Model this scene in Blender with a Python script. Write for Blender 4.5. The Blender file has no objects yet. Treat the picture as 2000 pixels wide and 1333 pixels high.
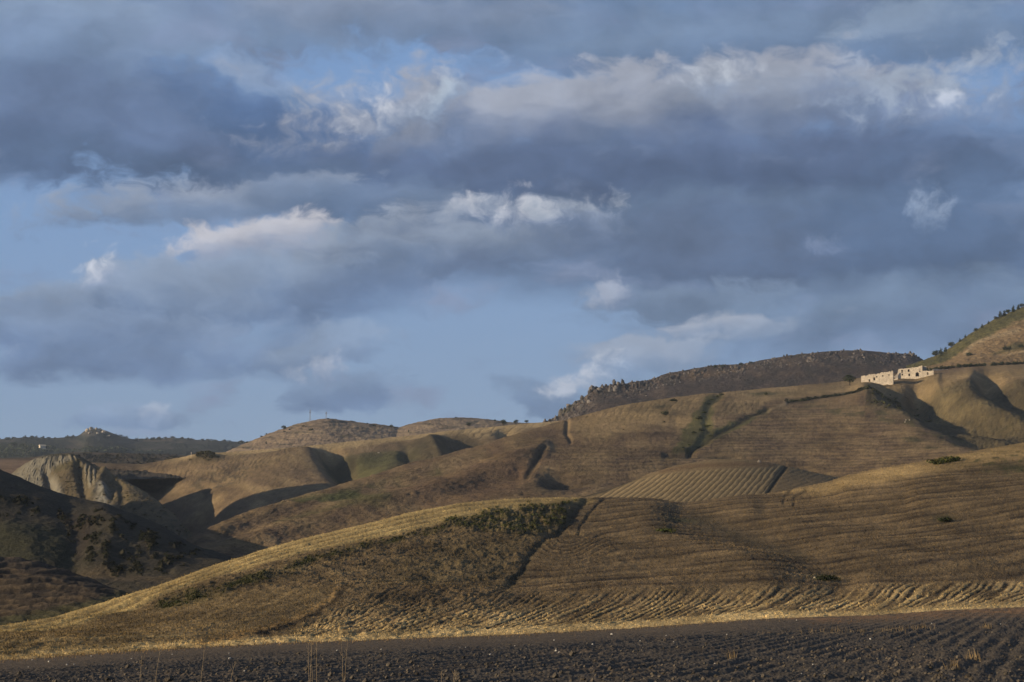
import bpy, math, random
import numpy as np
from mathutils import Vector, noise as mnoise

# ------------------------------------------------------------------ camera, world, sun, exposure
scn = bpy.context.scene
COL = scn.collection
F, CX, CY, VH = 3888.9, 1000.0, 666.5, 1150.0          # focal length and eye level of the 2000 px photograph
PITCH = math.atan((VH - CY) / F)
cam_data = bpy.data.cameras.new('camera'); cam = bpy.data.objects.new('camera', cam_data); COL.objects.link(cam)
cam_data.sensor_width = 36; cam_data.lens = 70; cam_data.clip_start = 0.5; cam_data.clip_end = 60000
cam.location = (0, 0, 0); cam.rotation_euler = (math.pi / 2 + PITCH, 0, 0)
scn.camera = cam

SUN_AZ, SUN_EL = math.radians(-104), math.radians(13.5)   # azimuth clockwise from the view direction (+Y)
SUN = Vector((math.sin(SUN_AZ) * math.cos(SUN_EL), math.cos(SUN_AZ) * math.cos(SUN_EL), math.sin(SUN_EL)))
sl = bpy.data.lights.new('sun', 'SUN'); sl.energy = 5.0; sl.angle = math.radians(0.6); sl.color = (1.0, 0.82, 0.58)
so = bpy.data.objects.new('sun', sl); COL.objects.link(so); so.rotation_euler = SUN.to_track_quat('Z', 'Y').to_euler()

scn.view_settings.view_transform = 'Standard'; scn.view_settings.look = 'None'
EXPO = 0.5; scn.view_settings.exposure = EXPO; scn.view_settings.gamma = 1.0
scn.view_settings.use_curve_mapping = False
scn.cycles.max_bounces = 4; scn.cycles.diffuse_bounces = 2; scn.cycles.use_denoising = True
scn.cycles.use_adaptive_sampling = True; scn.cycles.adaptive_threshold = 0.01; scn.cycles.adaptive_min_samples = 16

def lin(c):
    return tuple(((x / 255) / 12.92 if x / 255 < 0.04045 else ((x / 255 + 0.055) / 1.055) ** 2.4) for x in c)

def build_world():
    w = bpy.data.worlds.new('World'); scn.world = w; w.use_nodes = True
    nt = w.node_tree; N = nt.nodes; L = nt.links; N.clear()
    def new(t, **k):
        n = N.new(t)
        for a, b in k.items(): setattr(n, a, b)
        return n
    def math_(op, a, b=None, c=None):
        n = new('ShaderNodeMath', operation=op)
        for i, x in enumerate((a, b, c)):
            if x is None: continue
            if isinstance(x, (int, float)): n.inputs[i].default_value = x
            else: L.new(x, n.inputs[i])
        return n.outputs[0]
    def vmath(op, a, b):
        n = new('ShaderNodeVectorMath', operation=op)
        for i, x in enumerate((a, b)):
            if x is None: continue
            if isinstance(x, tuple): n.inputs[i].default_value = x
            else: L.new(x, n.inputs[i])
        return n
    def remap(x, a, b, c=0.0, d=1.0, smooth=True):
        n = new('ShaderNodeMapRange', interpolation_type='SMOOTHSTEP' if smooth else 'LINEAR')
        L.new(x, n.inputs[0])
        for i, v in zip((1, 2, 3, 4), (a, b, c, d)): n.inputs[i].default_value = v
        return n.outputs[0]
    def mix(f, a, b):
        n = new('ShaderNodeMix', data_type='RGBA')
        if isinstance(f, (int, float)): n.inputs[0].default_value = f
        else: L.new(f, n.inputs[0])
        for i, x in ((6, a), (7, b)):
            if isinstance(x, tuple): n.inputs[i].default_value = x + (1,)
            else: L.new(x, n.inputs[i])
        return n.outputs[2]
    def noise(vec, scale, detail, rough=0.5, dist=0.0):
        n = new('ShaderNodeTexNoise'); n.noise_dimensions = '2D'
        L.new(vec, n.inputs['Vector']); n.inputs['Scale'].default_value = scale; n.inputs['Detail'].default_value = detail
        n.inputs['Roughness'].default_value = rough; n.inputs['Distortion'].default_value = dist
        return n
    tc = new('ShaderNodeTexCoord')
    sep = new('ShaderNodeSeparateXYZ'); L.new(tc.outputs['Generated'], sep.inputs[0])
    az = math_('ARCTAN2', sep.outputs[0], sep.outputs[1]); el = math_('ARCSINE', sep.outputs[2])
    k = F / 1000
    comb = new('ShaderNodeCombineXYZ'); L.new(math_('MULTIPLY', az, k), comb.inputs[0]); L.new(math_('MULTIPLY', el, k), comb.inputs[1])
    P = comb.outputs[0]                                  # angles, in thousandths of a focal pixel
    # fields of air turbulence
    st = vmath('MULTIPLY', P, (1.0, 1.9, 1.0)).outputs[0]
    nw = noise(st, 2.6, 3, 0.55)                          # large drift
    warp = vmath('MULTIPLY', vmath('SUBTRACT', nw.outputs['Color'], (0.5, 0.5, 0.5)).outputs[0], (0.21, 0.085, 0)).outputs[0]
    nw2 = noise(st, 9.0, 3, 0.55)
    warp2 = vmath('MULTIPLY', vmath('SUBTRACT', nw2.outputs['Color'], (0.5, 0.5, 0.5)).outputs[0], (0.055, 0.035, 0)).outputs[0]
    Pw = vmath('ADD', vmath('ADD', P, warp).outputs[0], warp2).outputs[0]
    st3 = vmath('MULTIPLY', Pw, (1.0, 2.3, 1.0)).outputs[0]
    n_soft = math_('SUBTRACT', noise(st3, 4.0, 5, 0.52).outputs['Fac'], 0.5)      # soft stratus
    n_puff = math_('SUBTRACT', noise(vmath('ADD', P, warp2).outputs[0], 17.0, 5, 0.62).outputs['Fac'], 0.5)   # crisp billows
    n_wisp = math_('SUBTRACT', noise(vmath('MULTIPLY', Pw, (1.0, 1.6, 1.0)).outputs[0], 9.0, 5, 0.58).outputs['Fac'], 0.5)
    # clear air
    sky = new('ShaderNodeTexSky'); sky.sky_type = 'NISHITA'; sky.sun_disc = False
    sky.sun_elevation = SUN_EL; sky.sun_rotation = SUN_AZ % (2 * math.pi); sky.altitude = 300; sky.dust_density = 0.1; sky.ozone_density = 4.0
    clear_n = vmath('MULTIPLY', sky.outputs[0], (SKY_T[0], SKY_T[1], SKY_T[2])).outputs[0]
    clear_n = mix(remap(el, 0.0, 0.5, 0.85, 0.45, False), clear_n, mix(remap(el, 0.05, 0.28), lin((135,154,183)), lin((138,170,213))))   # the blue veil of the far air
    c = clear_n
    # the deck of cloud that fills the sky overhead and all around, thinning to the horizon
    gen = remap(math_('ADD', math_('ADD', math_('MULTIPLY', el, 2.2), math_('MULTIPLY', n_soft, 2.2)), math_('MULTIPLY', n_wisp, 0.6)), 0.30, 0.85)
    tone = remap(math_('ADD', math_('MULTIPLY', n_soft, 1.6), math_('MULTIPLY', n_wisp, 0.5)), -0.35, 0.4)
    gcol = mix(tone, lin((92, 110, 143)), lin((128, 144, 174)))
    c = mix(math_('MULTIPLY', gen, 0.93), c, gcol)
    def clampn(x): return math_('MAXIMUM', math_('MINIMUM', x, 0.25), -0.25)
    n_soft, n_wisp, n_puff = clampn(n_soft), clampn(n_wisp), clampn(n_puff)
    c_base = c; Pp = vmath('ADD', P, warp2).outputs[0]
    # side light on the cloud: thickness here against thickness a little towards the sun
    st4 = vmath('MULTIPLY', Pp, (1.0, 1.55, 1.0)).outputs[0]
    r0 = noise(st4, 4.6, 5, 0.55).outputs['Fac']; r1 = noise(vmath('ADD', st4, (-0.05, 0.07, 0)).outputs[0], 4.6, 4, 0.55).outputs['Fac']
    relief = math_('MULTIPLY', math_('SUBTRACT', r0, r1), 0.62)
    mott0 = math_('ADD', relief, math_('MULTIPLY_ADD', n_wisp, -0.12, math_('MULTIPLY', n_puff, -0.06)))   # cloud thickness varies everywhere
    def background(c, cov):
        cm = new('ShaderNodeVectorMath', operation='SCALE'); L.new(c, cm.inputs[0]); L.new(math_('MULTIPLY_ADD', mott0, cov, 1.0), cm.inputs['Scale'])
        bg = new('ShaderNodeBackground'); L.new(cm.outputs[0], bg.inputs[0]); bg.inputs[1].default_value = 2 ** -EXPO
        return bg.outputs[0]
    def add_cloud(c, cov, s):
        x, y, rx, ry, rot, top, bot, alpha, kind = s
        mp = new('ShaderNodeMapping', vector_type='TEXTURE')
        L.new(Pp if kind == 'puff' else Pw, mp.inputs['Vector'])
        mp.inputs['Location'].default_value = (math.atan2(x - CX, F) * k, (VH - y) / F * k, 0)
        mp.inputs['Rotation'].default_value = (0, 0, math.radians(rot))
        mp.inputs['Scale'].default_value = (rx / 1000, ry / 1000, 1)
        r = vmath('LENGTH', mp.outputs[0], None).outputs['Value']
        se = new('ShaderNodeSeparateXYZ'); L.new(mp.outputs[0], se.inputs[0])
        if kind == 'puff':
            q = math_('MULTIPLY_ADD', n_wisp, 1.6, math_('MULTIPLY_ADD', n_puff, 3.6, r)); d = remap(q, 1.45, -0.05)
            t = remap(math_('MULTIPLY_ADD', n_puff, -2.0, math_('MULTIPLY_ADD', se.outputs[0], -0.35, se.outputs[1])), -0.9, 0.7)
        elif kind == 'wisp':
            q = math_('MULTIPLY_ADD', n_wisp, 3.2, r); d = remap(q, 1.35, 0.35)
            t = remap(math_('MULTIPLY_ADD', n_wisp, -1.5, math_('MULTIPLY_ADD', se.outputs[0], -0.25, se.outputs[1])), -1.0, 0.8)
        elif kind == 'cum':
            q = math_('MULTIPLY_ADD', n_wisp, 2.0, math_('MULTIPLY_ADD', n_puff, 0.5, r)); d = remap(q, 1.28, 0.66)
            t = remap(math_('MULTIPLY_ADD', n_soft, -1.8, math_('MULTIPLY_ADD', n_wisp, -0.8, se.outputs[1])), -0.75, 0.75)
        else:
            q = math_('MULTIPLY_ADD', n_soft, 1.9, math_('MULTIPLY_ADD', n_wisp, 0.5, r)); d = remap(q, 1.42, 0.45)
            t = remap(math_('MULTIPLY_ADD', n_soft, -1.6, se.outputs[1]), -0.9, 0.9)
        colr = clear_n if top is None else mix(t, lin(bot), lin(top))
        fac = math_('MULTIPLY', d, alpha); cov_new = math_('MULTIPLY', cov, math_('SUBTRACT', 1.0, fac)) if top is None else math_('MULTIPLY_ADD', math_('SUBTRACT', 1.0, cov), fac, cov)
        return mix(fac, c, colr), cov_new
    Xc, Yc = math_('MULTIPLY', az, k), math_('MULTIPLY', el, k)
    cs, cov = c_base, gen
    for s in CLOUDS: cs, cov = add_cloud(cs, cov, s)
    # outside this quarter of the sky the same deck of cloud simply goes on
    win = math_('MULTIPLY', math_('MULTIPLY', remap(math_('ABSOLUTE', Xc), 1.55, 1.2), remap(Yc, 1.75, 1.35)), remap(Yc, 0.02, 0.12))
    m = new('ShaderNodeMixShader'); L.new(win, m.inputs[0]); L.new(background(c_base, gen), m.inputs[1]); L.new(background(cs, cov), m.inputs[2])
    sh = m.outputs[0]
    out = new('ShaderNodeOutputWorld'); L.new(sh, out.inputs[0])
    w.cycles.sampling_method = 'MANUAL'; w.cycles.sample_map_resolution = 256

SKY_T = (0.10, 0.105, 0.12)
# every cloud: centre, half width, half height, tilt, crown colour, base colour, cover, kind
CLOUDS = [
 (1000, -80, 1700, 190, 0, (118,139,170), (102,127,161), .95, 'soft'),
 (150, 120, 420, 120, -4, (136,156,184), (110,133,166), .9, 'soft'),
 (760, 45, 420, 50, 0, (140,153,176), (114,134,164), .8, 'soft'),
 (1500, 100, 560, 85, 2, (118,139,168), (97,120,153), .9, 'soft'),
 (1780, 75, 150, 32, 6, (140,159,184), (124,144,172), .7, 'wisp'),
 (250, 275, 660, 112, -3, (104,124,158), (84,103,137), .95, 'soft'),
 (690, 168, 290, 56, 4, None, None, .97, 'wisp'),
 (960, 150, 210, 30, -6, None, None, .8, 'wisp'),
 (560, 300, 260, 85, -22, (89,116,158), (78,100,134), .95, 'soft'),
 (520, 180, 90, 32, -15, (144,162,190), (112,136,170), .8, 'wisp'),
 (1220, 235, 640, 100, 2, (159,166,182), (98,117,149), .97, 'cum'),
 (1500, 205, 190, 55, 0, (152,162,180), (112,130,160), .8, 'soft'),
 (770, 220, 105, 40, 18, (192,198,212), (134,152,180), .95, 'puff'),
 (868, 185, 52, 22, 32, (176,190,208), (134,155,184), .9, 'puff'),
 (1412, 170, 70, 26, -4, (196,204,218), (146,162,188), .85, 'puff'),
 (1690, 205, 80, 50, -10, (156,171,194), (118,138,170), .8, 'puff'),
 (1890, 205, 140, 60, 6, (158,171,190), (118,137,168), .85, 'puff'),
 (1872, 232, 52, 22, 0, (194,202,218), (144,162,190), .8, 'puff'),
 (1350, 345, 880, 92, 1, (90,108,141), (75,93,124), .98, 'soft'),
 (300, 345, 430, 50, -2, (88,109,141), (78,98,130), .92, 'soft'),
 (110, 472, 400, 88, 2, None, None, .97, 'wisp'),
 (420, 405, 300, 48, 7, (146,158,178), (110,130,160), .9, 'cum'),
 (700, 400, 250, 50, -5, (112,132,162), (90,112,144), .85, 'soft'),
 (1350, 440, 560, 62, 0, (98,118,147), (86,106,136), .9, 'soft'),
 (1030, 428, 190, 40, -4, (146,158,178), (104,122,152), .75, 'cum'),
 (1000, 424, 92, 36, -6, (198,201,211), (136,152,180), .92, 'puff'),
 (1150, 418, 95, 26, 2, (174,183,197), (126,144,174), .8, 'puff'),
 (640, 525, 400, 74, 9, (152,164,182), (104,125,157), .96, 'cum'),
 (500, 482, 185, 44, 9, (194,194,203), (142,154,178), .92, 'cum'),
 (880, 480, 220, 34, 3, (144,158,178), (106,126,156), .8, 'soft'),
 (330, 600, 430, 72, 6, (136,154,180), (102,125,159), .96, 'cum'),
 (700, 590, 230, 55, 14, (106,127,160), (94,117,152), .92, 'soft'),
 (1520, 510, 660, 90, 0, (95,113,143), (80,98,128), .96, 'soft'),
 (1900, 500, 320, 160, 0, (88,111,145), (80,102,135), .9, 'soft'),
 (920, 660, 300, 95, 8, None, None, .97, 'soft'),
 (182, 548, 52, 30, 12, (198,203,215), (142,158,186), .9, 'puff'),
 (150, 672, 460, 62, -2, (126,147,178), (102,125,160), .94, 'cum'),
 (210, 722, 280, 26, 0, (108,130,163), (101,124,159), .9, 'soft'),
 (640, 680, 120, 34, 10, (134,154,182), (112,135,168), .8, 'cum'),
 (1340, 600, 200, 46, 2, (116,136,164), (94,115,145), .95, 'cum'),
 (1195, 575, 42, 26, 20, (164,173,192), (114,132,162), .8, 'puff'),
 (1700, 640, 420, 75, 2, (116,138,167), (98,120,152), .95, 'soft'),
 (1375, 655, 135, 36, 4, (158,168,186), (112,134,164), .9, 'cum'),
 (1250, 702, 160, 34, 4, (152,165,186), (118,140,170), .85, 'cum'),
 (1500, 650, 110, 30, 12, (144,158,180), (112,134,164), .7, 'wisp'),
 (1040, 775, 75, 44, 0, (118,141,172), (106,130,164), .85, 'cum'),
 (1150, 738, 72, 28, 14, (186,193,208), (134,154,182), .9, 'puff'),
 (670, 765, 110, 48, 0, (124,147,178), (106,130,166), .9, 'cum'),
 (634, 726, 44, 32, 0, (164,174,193), (126,146,178), .85, 'puff'),
 (255, 826, 100, 26, 0, (130,151,180), (114,137,170), .85, 'cum'),
 (302, 808, 28, 18, 0, (162,174,194), (134,154,184), .8, 'puff'),
 (1828, 432, 36, 44, -30, (156,174,200), (108,130,162), .62, 'puff'),
 (1626, 492, 42, 24, 0, (127,144,175), (103,121,154), .6, 'puff'),
]
build_world()

# ------------------------------------------------------------------ numeric helpers
cosp, sinp = math.cos(PITCH), math.sin(PITCH)
def unproj(u, v, D):
    """the point at forward distance D seen in direction (u, v)"""
    dx = (u - CX) / F; dz = (CY - v) / F
    s = D / (cosp - sinp * dz)
    return dx * s, D + 0 * u, (sinp + cosp * dz) * s

def _hash(ix, iy, seed):
    h = (ix.astype(np.int64) * 374761393 + iy.astype(np.int64) * 668265263 + seed * 1442695041) & 0xffffffff
    h = ((h ^ (h >> 13)) * 1274126177) & 0xffffffff
    return (h ^ (h >> 16)) & 0xffffffff
def perlin(x, y, seed=0):
    x0 = np.floor(x); y0 = np.floor(y); fx = x - x0; fy = y - y0
    sx = fx * fx * fx * (fx * (fx * 6 - 15) + 10); sy = fy * fy * fy * (fy * (fy * 6 - 15) + 10)
    def g(ix, iy, dx, dy):
        a = _hash(ix, iy, seed) * (2 * math.pi / 4294967296.0)
        return np.cos(a) * dx + np.sin(a) * dy
    a = g(x0, y0, fx, fy); b = g(x0 + 1, y0, fx - 1, fy); c = g(x0, y0 + 1, fx, fy - 1); d = g(x0 + 1, y0 + 1, fx - 1, fy - 1)
    return ((a + (b - a) * sx) + ((c + (d - c) * sx) - (a + (b - a) * sx)) * sy) * 1.5
def fbm(x, y, o=4, seed=0, rough=0.5):
    r = 0; a = 1.0; t = 0
    for i in range(o):
        r = r + a * perlin(x, y, seed + i * 17); t += a; a *= rough; x = x * 2.03 + 11.3; y = y * 2.03 - 7.1
    return r / t
def ss(x, a, b):
    t = np.clip((x - a) / (b - a), 0, 1); return t * t * (3 - 2 * t)
def curve(pts, u, smooth=14):
    """a soft curve through points (u, value)"""
    p = np.array(pts, float); uu = np.arange(p[0, 0] - 300, p[-1, 0] + 301, 2.0); v = np.interp(uu, p[:, 0], p[:, 1])
    if smooth:
        n = int(smooth * 1.5); kx = np.arange(-n, n + 1); kw = np.exp(-0.5 * (kx * 2.0 / smooth) ** 2); kw /= kw.sum()
        v = np.convolve(np.pad(v, n, mode='edge'), kw, 'valid')
    return np.interp(u, uu, v)
def dline(U, V, pts, sy=1.0):
    """distance to a polyline, its parameter 0..1 and the side (sign)"""
    best = np.full(U.shape, 1e9); par = np.zeros(U.shape); side = np.ones(U.shape)
    n = len(pts) - 1
    for i in range(n):
        (x0, y0), (x1, y1) = pts[i], pts[i + 1]; y0 *= sy; y1 *= sy
        ex, ey = x1 - x0, y1 - y0; l2 = ex * ex + ey * ey + 1e-9
        px, py = U - x0, V * sy - y0
        t = np.clip((px * ex + py * ey) / l2, 0, 1); dx = px - t * ex; dy = py - t * ey; d = np.hypot(dx, dy)
        m = d < best; best = np.where(m, d, best); par = np.where(m, (i + t) / n, par); side = np.where(m, np.sign(ex * py - ey * px), side)
    return best, par, side
def inpoly(U, V, pts, soft=6.0, sy=1.0):
    """1 inside a polygon, 0 outside, soft at the edge"""
    n = len(pts); ins = np.zeros(U.shape, bool); d = dline(U, V, list(pts) + [pts[0]], sy)[0]
    for i in range(n):
        (x0, y0), (x1, y1) = pts[i], pts[(i + 1) % n]
        c = ((y0 > V) != (y1 > V)) & (U < (x1 - x0) * (V - y0) / (y1 - y0 + 1e-12) + x0); ins ^= c
    return ss(np.where(ins, d, -d), -soft, soft)
def line(U, V, pts, w, sy=1.0):
    return np.exp(-(dline(U, V, pts, sy)[0] / w) ** 2)
def lerp(a, b, m):
    return a + (np.asarray(b) - a) * m[..., None]

def grid_mesh(name, X, Y, Z, colr, material, kind='structure', smooth=True):
    nr, nc = X.shape
    co = np.stack([X, Y, Z], -1).reshape(-1, 3).astype(np.float32)
    i = np.arange(nr * nc).reshape(nr, nc)
    q = np.stack([i[:-1, :-1], i[:-1, 1:], i[1:, 1:], i[1:, :-1]], -1).reshape(-1, 4)
    return quads_object(name, co, q, colr.reshape(-1, 3), material, kind, smooth)
def quads_object(name, co, q, colr, material, kind=None, smooth=True):
    me = bpy.data.meshes.new(name); k = q.shape[1]
    me.vertices.add(len(co)); me.vertices.foreach_set('co', co.astype(np.float32).ravel())
    me.loops.add(q.size); me.loops.foreach_set('vertex_index', q.ravel().astype(np.int32))
    me.polygons.add(len(q)); me.polygons.foreach_set('loop_start', np.arange(0, q.size, k, dtype=np.int32))
    me.polygons.foreach_set('loop_total', np.full(len(q), k, np.int32))
    me.polygons.foreach_set('use_smooth', np.full(len(q), smooth, bool))
    if colr is not None:
        at = me.color_attributes.new('tint', 'FLOAT_COLOR', 'POINT')
        at.data.foreach_set('color', np.concatenate([colr, np.ones((len(colr), 1))], 1).astype(np.float32).ravel())
    me.update(); me.validate()
    me.materials.append(material)
    o = bpy.data.objects.new(name, me); COL.objects.link(o)
    if kind: o['kind'] = kind
    return o

# ------------------------------------------------------------------ materials
def material(name, base=None, rough=0.95, scales=((0.9, 0.35), (0.12, 0.25)), bump=0.5, bump_scale=1.5, bump_dist=0.3, spec=0.1, translucent=0.0):
    m = bpy.data.materials.new(name); m.use_nodes = True; nt = m.node_tree; N, L = nt.nodes, nt.links
    b = N['Principled BSDF']; b.inputs['Roughness'].default_value = rough; b.inputs['Specular IOR Level'].default_value = spec
    if base is None:
        a = N.new('ShaderNodeAttribute'); a.attribute_name = 'tint'; c = a.outputs['Color']
    else:
        a = N.new('ShaderNodeRGB'); a.outputs[0].default_value = tuple(base) + (1,); c = a.outputs[0]
    tc = N.new('ShaderNodeTexCoord')
    for sc, amt in scales:
        n = N.new('ShaderNodeTexNoise'); n.inputs['Scale'].default_value = sc; n.inputs['Detail'].default_value = 3; n.inputs['Roughness'].default_value = 0.65
        L.new(tc.outputs['Object'], n.inputs['Vector'])
        r = N.new('ShaderNodeMapRange'); r.inputs[1].default_value = 0.25; r.inputs[2].default_value = 0.75; r.inputs[3].default_value = 1 - amt; r.inputs[4].default_value = 1 + amt
        L.new(n.outputs['Fac'], r.inputs[0])
        v = N.new('ShaderNodeVectorMath'); v.operation = 'SCALE'; L.new(c, v.inputs[0]); L.new(r.outputs[0], v.inputs['Scale']); c = v.outputs[0]
    L.new(c, b.inputs['Base Color'])
    if bump:
        n = N.new('ShaderNodeTexNoise'); n.inputs['Scale'].default_value = bump_scale; n.inputs['Detail'].default_value = 4; n.inputs['Roughness'].default_value = 0.7
        L.new(tc.outputs['Object'], n.inputs['Vector'])
        bp = N.new('ShaderNodeBump'); bp.inputs['Strength'].default_value = bump; bp.inputs['Distance'].default_value = bump_dist
        L.new(n.outputs['Fac'], bp.inputs['Height']); L.new(bp.outputs[0], b.inputs['Normal'])
    if translucent:
        t = N.new('ShaderNodeBsdfTranslucent'); L.new(c, t.inputs[0]); mx = N.new('ShaderNodeMixShader'); mx.inputs[0].default_value = translucent
        L.new(b.outputs[0], mx.inputs[1]); L.new(t.outputs[0], mx.inputs[2]); L.new(mx.outputs[0], N['Material Output'].inputs[0])
    return m
M_NEAR = material('stubble_and_dry_grass', scales=((4.0, .45), (1.1, .35), (.2, .2)), bump=.9, bump_scale=2.5, bump_dist=.35)
M_MID = material('dry_hillside', scales=((1.2, .42), (.35, .32), (.06, .18)), bump=.9, bump_scale=.8, bump_dist=.9)
M_FAR = material('far_hillside', scales=((.35, .42), (.1, .32), (.02, .18)), bump=.9, bump_scale=.12, bump_dist=4.0)
M_SOIL = material('ploughed_soil', scales=((3.0, .4), (.5, .2)), bump=.8, bump_scale=5.0, bump_dist=.12)
M_CLAY = material('clay_badland', scales=((.3, .18), (.05, .12)), bump=.4, bump_scale=.4, bump_dist=.6)
M_ROCK = material('limestone', scales=((.6, .3), (.1, .25)), bump=.8, bump_scale=.6, bump_dist=.8)
M_LEAF = material('leaves', scales=((1.2, .35), (.1, .2)), bump=0, translucent=.2)
M_BARK = material('bark', (.055, .045, .035), bump=0)
M_STRAW = material('dry_stalk', (.27, .20, .115), bump=0)
M_STONE = material('pale_stone', (.36, .33, .28), bump=.3)
M_WALL = material('weathered_plaster', (.52, .435, .32), scales=((.25, .3), (1.0, .22)), bump=.4, bump_scale=1.2, bump_dist=.15)
M_WALLIN = material('bare_rubble_masonry', (.34, .29, .23), scales=((.5, .3), (2., .2)), bump=.5)
M_STEEL = material('grey_steel', (.25, .26, .28), rough=.5, bump=0, scales=())

# ------------------------------------------------------------------ hillsides
def albedo(c):
    c = np.clip(c, 0, 1); return 1.0 * c * ((c @ np.array([.3, .6, .1])) ** .25)[..., None] * np.array([1.0, 1.0, .94])
def groove(ph, w): return np.exp(-(np.abs((ph % 1.0) - .5) / w) ** 2)
class Hill:
    """one hillside: a crest line and a foot line with their distances, a profile between them, and a back slope"""
    def __init__(s, name, u0, u1, du, dv, top, foot, Dtop, Dfoot, p=1.7, smooth=14, back=0.8, nb=14, und=(0, 1), seed=0):
        s.name = name
        u = np.arange(u0, u1 + du, du); s.u = u
        s.top = curve(top, u, smooth); s.foot = np.maximum(curve(foot, u, smooth), s.top + 6)
        s.Dt = curve(Dtop, u, 60); s.Df = np.minimum(curve(Dfoot, u, 60), s.Dt * .96)
        n = int((s.foot - s.top).max() / dv) + 2; s.n = n
        g = np.linspace(0, 1, n); t = 1 - (1 - g) ** (1 / p)
        # the front skirt runs on below the ground of the nearer hill; the back slope falls away behind the crest
        tb = 1 + back * (np.arange(1, nb + 1) / nb) ** 1.6; gb = 1 - (tb - 1) ** p
        s.k0 = 2
        t_all = np.concatenate([[-.16, -.07], t, tb]); g_all = np.concatenate([[-.30, -.10], g, gb])
        s.t = t_all[:, None] + 0 * u[None]; s.g = g_all[:, None] + 0 * u[None]
        s.U = u[None] + 0 * s.t; s.V = s.foot[None] + (s.top - s.foot)[None] * s.g
        s.D = s.Df[None] + (s.Dt - s.Df)[None] * s.t
        s.X, s.Y, s.Z = unproj(s.U, s.V, s.D)
        s.front = s.t <= 1.0001
        s.px = s.D / F                                   # metres seen as one photograph pixel
        if und[0]: s.Z = s.Z + und[0] * fbm(s.X / und[1], s.Y / und[1], 3, seed) * (1 - .6 * ss(s.g, .75, 1)) * ss(s.g, 0, .3)
        s.C = np.zeros(s.U.shape + (3,))
    def bump(s, m): s.Z = s.Z + m * s.px                 # relief in photograph pixels at that distance
    def paint(s, c, m): s.C = lerp(s.C, c, np.clip(m, 0, 1))
    def build(s, mat): 
        s.obj = grid_mesh(s.name, s.X, s.Y, s.Z, albedo(s.C), mat); return s.obj
    def at(s, u, v, lift=0.0):
        j = int(np.clip(round((u - s.u[0]) / (s.u[1] - s.u[0])), 0, len(s.u) - 1))
        g = np.clip((s.foot[j] - v) / (s.foot[j] - s.top[j]), 0, 1); i = s.k0 + int(round(g * (s.n - 1)))
        return Vector((s.X[i, j], s.Y[i, j], s.Z[i, j] + lift))
    def pxm(s, u, v):
        return s.at(u, v).y / F

STRAW = (.42, .29, .125); GOLD = (.36, .235, .09); BROWN = (.20, .135, .072); DRY = (.24, .17, .085); EARTH = (.12, .085, .055)
OLIVE = (.085, .085, .030); GREEN = (.055, .070, .020); DARK = (.045, .040, .024); SOIL = (.070, .057, .041); RED = (.20, .115, .055)

# --- the big sheet of ground under everything
def ground_sheet():
    o = quads_object('ground', np.array([[-7500, -1200, -14], [7500, -1200, -14], [7500, 9500, -14], [-7500, 9500, -14.]]), np.array([[0, 1, 2, 3]]),
                     np.array([EARTH] * 4), M_FAR, 'structure', False)
ground_sheet()

EDGE = [(-300, 1302), (0, 1290), (250, 1273), (500, 1258), (750, 1249), (1000, 1240), (1250, 1226), (1500, 1208), (1700, 1202), (1850, 1192), (2000, 1186), (2300, 1170)]
EDGE_D = [(-300, 104), (0, 112), (1000, 150), (2000, 205), (2300, 225)]

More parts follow.
